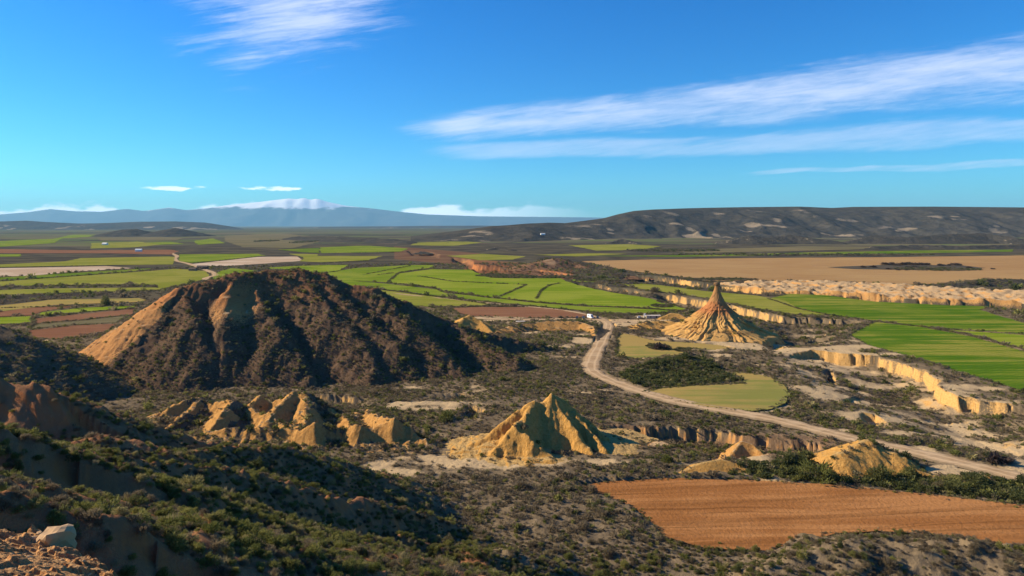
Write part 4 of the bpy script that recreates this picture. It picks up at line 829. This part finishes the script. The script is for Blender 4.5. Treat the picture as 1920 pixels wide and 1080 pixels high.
# dark hedge banks between the fields
HEDGES = [[(682,515),(770,498.5)],[(709,515.5),(740,511.5)],[(725,531),(746,513.5),(749,511),(770,508),(808,504)],[(735,531),(780,535),(815,540),(828,546)],[(828,547),(905,557),(1005,567),(1100,574),(1215,578.5),(1262,583)],[(785,518),(850,528),(985,534)],[(987,534),(938,556)],[(1050,531),(1030,535),(1015,545),(1006,560)],[(690,541),(750,547),(920,571),(1000,575),(1060,581)],[(848,577),(900,575),(1000,575)],[(1549,590),(1640,602.5),(1732,613),(1824,631),(1920,657)],[(1440,560),(1500,580),(1549,590)],[(0,528),(150,517),(290,507)],[(77,593),(150,586.5),(255,578)],[(0,537.5),(150,536),(295,535)],[(240,547),(320,543)],[(1157,670),(1180,674),(1245,672),(1285,665)],[(1205,735),(1240,727),(1330,721.5),(1395,718)],[(1150,622),(1159,640),(1155,668)],[(600,494),(690,489)],[(640,508),(600,513)],[(600,475),(750,473)],[(0,502),(205,498)],[(358,494),(497,480)],[(1300,722),(1250,728)],[(1083,912),(1110,928),(1180,953),(1222,988),(1248,1013),(1330,1032),(1440,1038)],[(1100,590),(1130,592),(1200,590)],[(1200,588),(1265,586)],[(0,609),(62,608),(66,600)],[(0,578),(150,574),(255,570)]]
hx = []
for pl_ in HEDGES:
    P = np.array([gp(*p) for p in pl_])
    for a, b in zip(P[:-1], P[1:]):
        L = np.hypot(*(b - a)); dm = (a[1] + b[1]) / 2; sp = max(0.7, dm / 520); n = max(2, int(L / sp * 1.6))
        t = rng.uniform(0, 1, n); wdt = max(0.7, dm / 900)
        q = a + (b - a) * t[:, None] + rng.normal(0, wdt, (n, 2)) * 0.7
        hx.append(np.column_stack([q, np.full(n, -0.2), rng.uniform(0.7, 1.35, n) * max(0.8, min(1.5, dm / 480)), rng.choice([1, 2, 2, 0], n)]))
for (px, py, rx, ry) in [(500,452.3,16,1.2),(563,454,8,1.4),(590,453,9,3),(1235,651,22,6),(1290,657,26,4),(1870,860,18,8),(1240,574,20,3),(1755,505,80,3),(1260,470,90,2),(1500,478,250,1.5),(1895,527,50,2.5),(1000,520,90,2.0),(940,517,50,2.0),(1120,526,40,2),(1350,524,70,2)]:
    c = gp(px, py); e = gp(px, py - ry); n = int(min(500, 60 + rx * 6)); a = rng.uniform(0, 6.28, n); r_ = rng.uniform(0, 1, n) ** 0.5
    hx.append(np.column_stack([c[0] + np.cos(a) * r_ * rx / FPX * c[1], c[1] + np.sin(a) * r_ * (e[1] - c[1]), np.full(n, -0.1), rng.uniform(0.7, 1.3, n) * max(1.2, min(5.0, c[1] / 420)), rng.choice([1, 2, 2], n)]))
for kind, poly, lb in FIELDW:
    P = np.array(poly); dm = P[:, 1].mean()
    if dm > 520: continue
    for a, b in zip(P, np.roll(P, -1, 0)):
        n = int(np.hypot(*(b - a)) * 1.6); t = rng.uniform(0, 1, n)
        q = a + (b - a) * t[:, None] + rng.normal(0, 0.9, (n, 2))
        hx.append(np.column_stack([q, np.full(n, -0.12), rng.uniform(0.35, 0.9, n), rng.choice([3, 3, 2, 0], n)]))
PTS.append(np.vstack(hx))
ALL = np.vstack(PTS)
ppx = 960 + ALL[:, 0] / ALL[:, 1] * FPX; ppy = HY + (CAM_Z - ALL[:, 2]) / ALL[:, 1] * FPX
inframe = (ppx > -10) & (ppx < 1930) & (ppy < 1090)
app = np.where(inframe & (ALL[:, 1] > 5), ALL[:, 3] / ALL[:, 1], 0)
top = np.argsort(-app)[:300]; rest_m = np.ones(len(ALL), bool); rest_m[top] = False
REST = ALL[rest_m]
def gn_scrub(name, P, protos, label):
    c = bpy.data.collections.new(name + '_kinds')
    for i, me in enumerate(protos):
        o = bpy.data.objects.new('%s_%02d' % (name, i), me); c.objects.link(o)
    me = bpy.data.meshes.new(name); me.vertices.add(len(P)); me.vertices.foreach_set('co', P[:, :3].astype(np.float32).ravel())
    a = me.attributes.new('scl', 'FLOAT', 'POINT'); a.data.foreach_set('value', P[:, 3].astype(np.float32))
    a = me.attributes.new('turn', 'FLOAT', 'POINT'); a.data.foreach_set('value', rng.uniform(0, 6.28, len(P)).astype(np.float32))
    a = me.attributes.new('pick', 'INT', 'POINT'); a.data.foreach_set('value', rng.integers(0, len(protos), len(P)).astype(np.int32))
    o = obj(name, me, kind='stuff', label=label)
    g = bpy.data.node_groups.new(name, 'GeometryNodeTree')
    g.interface.new_socket('Geometry', in_out='INPUT', socket_type='NodeSocketGeometry'); g.interface.new_socket('Geometry', in_out='OUTPUT', socket_type='NodeSocketGeometry')
    gi = g.nodes.new('NodeGroupInput'); go = g.nodes.new('NodeGroupOutput'); iop = g.nodes.new('GeometryNodeInstanceOnPoints')
    ci = g.nodes.new('GeometryNodeCollectionInfo'); ci.inputs[0].default_value = c; ci.inputs['Separate Children'].default_value = True; ci.inputs['Reset Children'].default_value = True
    def attr(nm, ty):
        n = g.nodes.new('GeometryNodeInputNamedAttribute'); n.data_type = ty; n.inputs[0].default_value = nm; return n.outputs[0]
    cx = g.nodes.new('ShaderNodeCombineXYZ'); g.links.new(attr('turn', 'FLOAT'), cx.inputs[2])
    g.links.new(gi.outputs[0], iop.inputs['Points']); g.links.new(ci.outputs[0], iop.inputs['Instance']); iop.inputs['Pick Instance'].default_value = True
    g.links.new(attr('pick', 'INT'), iop.inputs['Instance Index']); g.links.new(cx.outputs[0], iop.inputs['Rotation']); g.links.new(attr('scl', 'FLOAT'), iop.inputs['Scale'])
    g.links.new(iop.outputs[0], go.inputs[0])
    md = o.modifiers.new('scatter', 'NODES'); md.node_group = g
    return o
for ci_, key in enumerate(('olive', 'darkg', 'grey', 'straw')):
    k = REST[:, 4] == ci_; nearm = k & (REST[:, 1] < 150); farm = k & ~nearm
    nm = {'olive': 'olive_scrub', 'darkg': 'dark_green_scrub', 'grey': 'grey_scrub', 'straw': 'dry_grass'}[key]
    if nearm.any(): gn_scrub(nm, REST[nearm], NEAR[key], {'olive': 'olive green shrubs covering the near slopes', 'darkg': 'dark green bushes dotted over the near slopes', 'grey': 'grey-brown low scrub on the near slopes', 'straw': 'pale dry grass tufts on the near slopes'}[key])
    if farm.any(): gn_scrub(nm, REST[farm], FARM[key], {'olive': 'olive scrub spread over the plain and hills', 'darkg': 'dark green bushes spread over the plain and hedge banks', 'grey': 'grey-brown scrub spread over the plain', 'straw': 'pale grass spread over the plain'}[key])
# the shrubs that show largest stand one by one
def tilted_stem(seed):
    r = np.random.default_rng(seed); V = []; F = []
    for i in range(5):
        a = r.uniform(0, 6.28); tip = np.array((math.cos(a) * 0.3, math.sin(a) * 0.3, r.uniform(0.35, 0.6))); k = len(V)
        for j, (q, rad) in enumerate(((0.0, 0.03), (0.55, 0.02), (1.0, 0.008))):
            for m_ in range(4): V.append((tip[0] * q + math.cos(m_ * 1.57) * rad, tip[1] * q + math.sin(m_ * 1.57) * rad, tip[2] * q - 0.05))
        for j in range(2):
            for m_ in range(4): F.append((k + j * 4 + m_, k + j * 4 + (m_ + 1) % 4, k + j * 4 + 4 + (m_ + 1) % 4, k + j * 4 + 4 + m_))
    return new_mesh('stem', np.array(V), F, M_stem)
STEMS = [tilted_stem(700 + i) for i in range(3)]
KEYS = ('olive', 'darkg', 'grey', 'straw'); KN = ('olive green shrub', 'dark green shrub', 'grey-brown shrub', 'pale dry grass tuft')
def zone_of(px, py):
    if px < 420 and py > 960: return 'on the slope just beyond the sunlit stone ledge'
    if py > 940 and px < 900: return 'on the shaded lower spur near the bottom edge'
    if px < 300: return 'on the red earth spurs at the lower left'
    return 'on the near hillside further down'
for i in top:
    x, y, z, s, c_ = ALL[i]; c_ = int(c_); z_ = zone_of(ppx[i], ppy[i])
    e = bpy.data.objects.new('dry_grass_tuft' if c_ == 3 else 'shrub', None); col.objects.link(e); e.location = (x, y, z); e.scale = (s, s, s); e.rotation_euler = (0, 0, rng.uniform(0, 6.28))
    e['label'] = KN[c_] + ' ' + z_; e['category'] = 'grass tuft' if c_ == 3 else 'shrub'; e['group'] = KN[c_] + 's ' + z_
    obj('foliage', NEAR[KEYS[c_]][int(rng.integers(3))], e)
    if c_ != 3: obj('stem', STEMS[int(rng.integers(3))], e)

# ------------------------------------------------------------------ sunlit stone ledge below the viewpoint
M_ledge = earth('ledge_sandstone', (0.36, 0.19, 0.085), (0.43, 0.25, 0.115), (0.38, 0.20, 0.085), (0.46, 0.28, 0.13), (0.46, 0.29, 0.14), RED, 0.8, 0.6, 0.8)
M_stone = plain('pale_sandstone', (0.40, 0.265, 0.14), 0.9, 0, 0.15)
LEDGE = [(-24, 15.5), (-14.3, 16.5), (-13.05, 17.5), (-12.95, 18.5), (-12.4, 19.0), (-11.6, 17.9), (-10.9, 17.0), (-9.5, 15.9), (-8.2, 14.6), (-6.5, 11.5), (-6, 8), (-24, 8)]
def ledge_h(x, y):
    base = 63.3 - 0.216 * (x + 9.75) - 0.415 * (y - 13)
    st = fbm(x * 1.0 + y * 0.6, y * 1.6 - x * 0.5, 0.9, 4, 801) * 0.55
    st = np.floor(st / 0.09) * 0.09 * 0.7 + st * 0.3
    ins = inpoly(x, y, LEDGE); dd = dline(x, y, LEDGE + [LEDGE[0]]) + (fbm(x, y, 0.6, 3, 803) - 0.5) * 0.3
    fall = np.where(ins, 0, np.maximum(dd, 0) * 2.2)
    return base + st - 0.3 + (fbm(x, y, 0.16, 2, 805) - 0.5) * 0.09 - fall
def ledge():
    nx, ny = 300, 240; gx, gy = np.meshgrid(np.linspace(-24, -5, nx), np.linspace(8, 20, ny), indexing='ij')
    z = ledge_h(gx.ravel(), gy.ravel()); keep = (z.reshape(nx, ny) > 58.5)
    f = grid_faces(nx, ny)[:, ::-1]; f = f[keep.ravel()[f].all(1)]
    V = np.column_stack([gx.ravel(), gy.ravel(), z]); used = np.unique(f); re = np.full(len(V), -1); re[used] = np.arange(len(used))
    obj('rock_ledge', new_mesh('rock_ledge', V[used], re[f], M_ledge, False, {'bare': np.full(len(used), 0.7), 'red': np.full(len(used), 0.15)}), label='sunlit orange sandstone ledge in the lower left corner', category='rock')
ledge()
import bmesh
def rock_mesh(name, seed, mat, sub=2, box=0.0):
    bm = bmesh.new(); bmesh.ops.create_icosphere(bm, subdivisions=sub, radius=0.5); r = random.Random(seed)
    sx_, sy_, sz_ = r.uniform(0.8, 1.5), r.uniform(0.7, 1.1), r.uniform(0.4, 0.75)
    for v in bm.verts:
        c = v.co.normalized(); m_ = max(abs(c.x), abs(c.y), abs(c.z)); k = (1 - box) + box / m_ * 0.8
        n = vnoise(np.array([c.x * 1.7 + seed]), np.array([c.y * 1.7 + c.z * 1.3]), seed)[0]
        v.co = Vector((c.x * sx_, c.y * sy_, c.z * sz_)) * 0.5 * k * (0.8 + 0.45 * n)
    me = bpy.data.meshes.new(name); bm.to_mesh(me); bm.free(); me.materials.append(mat); return me
ROCKS = [rock_mesh('stone', 40 + i, M_stone, 2, 0.5) for i in range(6)]
placed = 0
while placed < 110:
    x, y = rng.uniform(-15, -7), rng.uniform(11, 19)
    if not inpoly(np.array([x]), np.array([y]), LEDGE)[0]: continue
    s = 0.07 + 0.16 * rng.uniform(0, 1) ** 2.5
    o = obj('stone', ROCKS[int(rng.integers(6))], label='small angular stone lying on the sunlit ledge', category='stone', group='loose stones on the sunlit ledge')
    o.location = (x, y, ledge_h(np.array([x]), np.array([y]))[0] + s * 0.12); o.scale = (s, s, s); o.rotation_euler = (rng.uniform(-.3, .3), rng.uniform(-.3, .3), rng.uniform(0, 6.28)); placed += 1
bx, by, _ = p3(103, 1028, 17.3)
bo = obj('boulder', rock_mesh('boulder', 77, M_stone, 3, 0.8), label='blocky pale boulder at the rim of the sunlit ledge', category='boulder'); bo.location = (bx, by, ledge_h(np.array([bx]), np.array([by]))[0] + 0.18); bo.scale = (0.75, 0.9, 1.5); bo.rotation_euler = (0.05, 0.12, 1.2)

# ------------------------------------------------------------------ vehicles, posts, huts
M_white = plain('white_paint', (0.78, 0.78, 0.77), 0.35); M_black = plain('dark_paint', (0.02, 0.022, 0.027), 0.3); M_grey_p = plain('grey_blue_paint', (0.07, 0.085, 0.11), 0.3)
M_glass = plain('tinted_glass', (0.015, 0.02, 0.025), 0.08, 0, 0.6); M_tyre = plain('rubber', (0.02, 0.02, 0.02), 0.9); M_rim = plain('alloy', (0.45, 0.45, 0.46), 0.35, 0.8)
M_lampw = plain('headlamp_glass', (0.7, 0.7, 0.68), 0.15); M_lampr = plain('tail_lamp_red', (0.4, 0.02, 0.02), 0.25); M_wood = plain('weathered_wood', (0.20, 0.13, 0.075), 0.85); M_stonew = plain('plastered_stone', (0.50, 0.40, 0.29), 0.9); M_roof = plain('pale_slab', (0.52, 0.46, 0.38), 0.9); M_darkw = plain('dark_timber', (0.075, 0.05, 0.035), 0.9); M_lime = plain('whitewash', (0.75, 0.73, 0.68), 0.85)
def prism(name, prof, half, mat, parent, taper=None, bevel=0.05):
    """side profile (x, z) swept across the width; taper(z) narrows the upper body"""
    bm = bmesh.new(); A_ = [bm.verts.new((x, -half * (taper(z) if taper else 1), z)) for x, z in prof]; B_ = [bm.verts.new((x, half * (taper(z) if taper else 1), z)) for x, z in prof]
    bm.faces.new(A_); bm.faces.new(B_[::-1]); n = len(prof)
    for i in range(n): bm.faces.new((A_[i], B_[i], B_[(i + 1) % n], A_[(i + 1) % n])[::-1])
    if bevel: bmesh.ops.bevel(bm, geom=bm.edges[:], offset=bevel, segments=2, affect='EDGES')
    bmesh.ops.recalc_face_normals(bm, faces=bm.faces[:])
    me = bpy.data.meshes.new(name); bm.to_mesh(me); bm.free(); me.materials.append(mat); return obj(name, me, parent)
def boxp(name, c, s, mat, parent, bevel=0.02):
    bm = bmesh.new(); bmesh.ops.create_cube(bm, size=1.0)
    for v in bm.verts: v.co = Vector((v.co.x * s[0], v.co.y * s[1], v.co.z * s[2]))
    if bevel: bmesh.ops.bevel(bm, geom=bm.edges[:], offset=bevel, segments=1, affect='EDGES')
    me = bpy.data.meshes.new(name); bm.to_mesh(me); bm.free(); me.materials.append(mat); o = obj(name, me, parent); o.location = c; return o
def wheel(parent, x, y, r):
    def cyl(nm, rad, wd, mat, par):
        bm = bmesh.new(); bmesh.ops.create_cone(bm, cap_ends=True, segments=18, radius1=rad, radius2=rad, depth=wd, matrix=Matrix.Rotation(R(90), 4, 'X'))
        me = bpy.data.meshes.new(nm); bm.to_mesh(me); bm.free(); me.materials.append(mat); return obj(nm, me, par)
    t_ = cyl('wheel', r, 0.22, M_tyre, parent); t_.location = (x, y, r); cyl('rim', r * 0.6, 0.24, M_rim, t_)
def vehicle(name, kind, px, py, yaw, paint, label):
    X, Y = gp(px, py); e = bpy.data.objects.new(name, None); col.objects.link(e); e.location = (X, Y, 0.22); e.rotation_euler = (0, 0, R(yaw)); e['label'] = label; e['category'] = 'camper van' if kind == 'van' else 'car'
    if kind == 'van':
        prism('body', [(-2.9, 0.4), (2.6, 0.4), (2.9, 0.6), (2.9, 1.15), (2.15, 1.35), (1.65, 2.2), (1.9, 2.55), (1.7, 2.85), (-2.9, 2.9)], 1.08, paint, e, lambda z: 1 - 0.05 * max(0, z - 1.2), 0.08)
        prism('windscreen', [(2.17, 1.42), (1.74, 2.14), (1.80, 2.18), (2.24, 1.46)], 0.9, M_glass, e, None, 0)
        for s in (-1, 1):
            boxp('side_window', (-1.2, s * 1.045, 1.9), (1.3, 0.05, 0.6), M_glass, e); boxp('cab_window', (1.25, s * 1.05, 1.75), (0.8, 0.06, 0.5), M_glass, e)
            boxp('headlight', (2.9, s * 0.75, 0.95), (0.06, 0.35, 0.2), M_lampw, e); boxp('tail_light', (-2.92, s * 0.9, 1.0), (0.05, 0.12, 0.4), M_lampr, e)
        boxp('rear_window', (-2.9, 0, 2.1), (0.06, 1.1, 0.5), M_glass, e)
        for x in (-1.9, 1.9):
            for s in (-0.95, 0.95): wheel(e, x, s, 0.36)
    else:
        prism('body', [(-2.15, 0.35), (2.05, 0.35), (2.15, 0.5), (2.12, 0.78), (1.05, 0.95), (-1.95, 1.0), (-2.18, 0.8)], 0.88, paint, e, None, 0.07)
        prism('cabin', [(0.95, 0.93), (0.25, 1.45), (-1.35, 1.5), (-1.95, 0.98)], 0.80, M_glass, e, lambda z: 1 - 0.28 * max(0, z - 0.95), 0.04)
        prism('roof', [(0.22, 1.44), (0.15, 1.50), (-1.25, 1.55), (-1.38, 1.49)], 0.68, paint, e, None, 0.02)
        for s in (-1, 1): boxp('headlight', (2.12, s * 0.65, 0.68), (0.08, 0.35, 0.14), M_lampw, e); boxp('tail_light', (-2.16, s * 0.68, 0.78), (0.06, 0.28, 0.14), M_lampr, e)
        for x in (-1.35, 1.35):
            for s in (-0.8, 0.8): wheel(e, x, s, 0.32)
    return e
vehicle('parked_car', 'car', 1082, 597.6, -95, M_black, 'small black car, leftmost of the vehicles at the field edge')
vehicle('parked_car', 'car', 1094, 597.4, -98, M_grey_p, 'grey-blue car parked just left of the white camper van')
vehicle('camper_van', 'van', 1107, 597.2, -60, M_white, 'white camper van parked between dark cars at the field edge')
vehicle('parked_car', 'car', 1120.5, 597.3, -92, M_black, 'dark car parked right of the white camper van')
vehicle('parked_car', 'car', 1200, 596.6, 20, M_white, 'white car parked beside the low stone hut').location.z = surf(*[np.array([v]) for v in gp(1200, 596.6)])[0][0] + 0.05
def hut(name, px, py, size, wall, roofm, label, cat, yaw=0, flat=True, door=True, z=None):
    if z is None: X, Y, Z = at_surf(px, py)
    else: X, Y, Z = z
    L, W, Hh = size; e = bpy.data.objects.new(name, None); col.objects.link(e); e.location = (X, Y, Z - 0.05); e.rotation_euler = (0, 0, R(yaw)); e['label'] = label; e['category'] = cat
    boxp('wall', (0, 0, Hh / 2), (L, W, Hh), wall, e, 0.03)
    if flat: boxp('roof', (0, 0, Hh + 0.12), (L * 1.06, W * 1.1, 0.22), roofm, e)
    else: prism('roof', [(-W * 0.56, Hh), (W * 0.56, Hh), (0, Hh + W * 0.32)], L * 0.53, roofm, e, None, 0).rotation_euler = (0, 0, R(90))
    if door: boxp('door', (L * 0.2, -W / 2 - 0.02, 1.0), (1.0, 0.08, 2.0), M_darkw, e); boxp('window', (-L * 0.2, -W / 2 - 0.02, Hh * 0.6), (1.0, 0.06, 0.8), M_glass, e)
    return e
hut('stone_hut', 1224, 596.3, (11, 4, 1.9), M_stonew, M_roof, 'low flat stone hut by the sandy path near the spire', 'hut', 5)
hut('info_pillar', 1209, 596.4, (1.2, 1.0, 3.4), M_lime, M_roof, 'pale pillar standing at the left end of the stone hut', 'pillar', 0, True, False)
hut('field_shed', 380, 504.5, (16, 7, 3.6), M_darkw, M_darkw, 'dark long shed beside the winding far track', 'shed', 5, False, False)
hut('field_shed', 362, 507.8, (11, 6, 3.2), M_wood, M_darkw, 'brown shed left of the long dark shed', 'shed', -8, False, False)
hut('farm_building', 260, 471.6, (15, 9, 4.5), M_lime, M_lime, 'small white farm building on the pinkish-brown strip', 'building', 10, False, False)
hut('farm_building', 197, 459.3, (18, 10, 5), M_lime, M_lime, 'small white barn on the far olive field', 'building', -12, False, False)
qx, qy, qz = (a.ravel() for a in PLT); q = np.argmin((960 + qx / qy * FPX - 1018) ** 2 + (HY + (CAM_Z - qz) / qy * FPX - 441) ** 2 + (qy > 4200) * 1e6)
hut('farm_building', 0, 0, (22, 10, 6), M_lime, M_lime, 'tiny white house on the dark plateau slope', 'building', 15, False, False, (qx[q], qy[q], qz[q] + 0.5))
def shelter(px, py):
    X, Y, Z = at_surf(px, py); e = bpy.data.objects.new('picnic_shelter', None); col.objects.link(e); e.location = (X, Y, Z); e.rotation_euler = (0, 0, R(15)); e['label'] = 'pale roofed picnic shelter on posts near the sandy hill'; e['category'] = 'shelter'
    boxp('roof', (0, 0, 2.5), (6.4, 3.4, 0.2), M_roof, e)
    for x in (-2.7, 2.7):
        for y in (-1.3, 1.3): boxp('post', (x, y, 1.2), (0.18, 0.18, 2.6), M_wood, e, 0)
    boxp('table_top', (0, 0, 0.75), (1.8, 0.8, 0.08), M_wood, e, 0)
shelter(976, 609)
for i, px in enumerate((1153, 1160, 1168, 1175, 1182, 1189, 1196)):
    X, Y, Z = at_surf(px, 600.0 - i * 0.5)
    o = prism('post', [(-0.09, -0.3), (0.09, -0.3), (0.09, 1.3), (0, 1.42), (-0.09, 1.3)], 0.09, M_wood, None, None, 0.01); o.name = 'fence_post'
    o.location = (X, Y, Z); o['label'] = 'short wooden marker post beside the sandy path'; o['category'] = 'post'; o['group'] = 'wooden posts along the sandy path'
# bare winter bushes standing in the tan stubble, each on its own
M_bush = leaf_mat('bare_purple_twigs', (0.070, 0.050, 0.042), (0.11, 0.080, 0.062), (0.09, 0.075, 0.05))
BUSHM = [tuft('bush_crown', 260, M_bush, 900 + i, 0.9, 0.62, (0.06, 0.34), 0.6) for i in range(3)]
for i, (px, py, s) in enumerate([(1618,502,6),(1637,502,7),(1660,497,9),(1672,497,9),(1681,498,7),(1693,497,9),(1705,496.5,9),(1716,497,8),(1728,497,8),(1739,497,7),(1666,505.5,5),(1684,507,4),(1698,507,4),(1703,502,5),(1716,502,6),(1743,506,6),(1764,498.5,7),(1779,498,5),(1790,497.5,8),(1797,498,7),(1818,504,7),(1861,505,4)]):
    X, Y = gp(px, py); e = bpy.data.objects.new('bush', None); col.objects.link(e); e.location = (X, Y, 0.3); e.scale = (s * 1.3, s * 1.1, s * 0.55); e.rotation_euler = (0, 0, i * 1.1)
    e['label'] = 'dark leafless bush in the scrub island of the tan stubble field'; e['category'] = 'bush'; e['group'] = 'bushes in the tan stubble field'
    obj('crown', BUSHM[i % 3], e); obj('stem', STEMS[i % 3], e)
for px, py, s, lb in [(1237, 655, 4.2, 'large grey leafless bush at the tip of the small golden field'), (1868, 868, 3.4, 'purplish leafless bush beside the road at the right edge')]:
    X, Y, Z = at_surf(px, py); e = bpy.data.objects.new('bush', None); col.objects.link(e); e.location = (X, Y, Z); e.scale = (s * 1.5, s, s * 0.9); e['label'] = lb; e['category'] = 'bush'; obj('crown', BUSHM[0], e); obj('stem', STEMS[0], e)

# ------------------------------------------------------------------ the air
def haze():
    bm = bmesh.new(); bmesh.ops.create_cube(bm, size=1.0)
    for v in bm.verts: v.co = Vector((v.co.x * 260000, -1500 if v.co.y < 0 else 62000, -25 if v.co.z < 0 else 2080))
    me = bpy.data.meshes.new('haze'); bm.to_mesh(me); bm.free()
    m = bpy.data.materials.new('air'); m.use_nodes = True; t = NT(m.node_tree); t.n.clear()
    v = t.node('ShaderNodeVolumePrincipled', {'Color': (0.30, 0.68, 1.0, 1), 'Density': 1.7e-5, 'Anisotropy': 0.1})
    t.l.new(v.outputs[0], t.node('ShaderNodeOutputMaterial').inputs['Volume']); me.materials.append(m)
    obj('haze', me, kind='stuff', label='thin blue air haze over the whole plain')
haze()
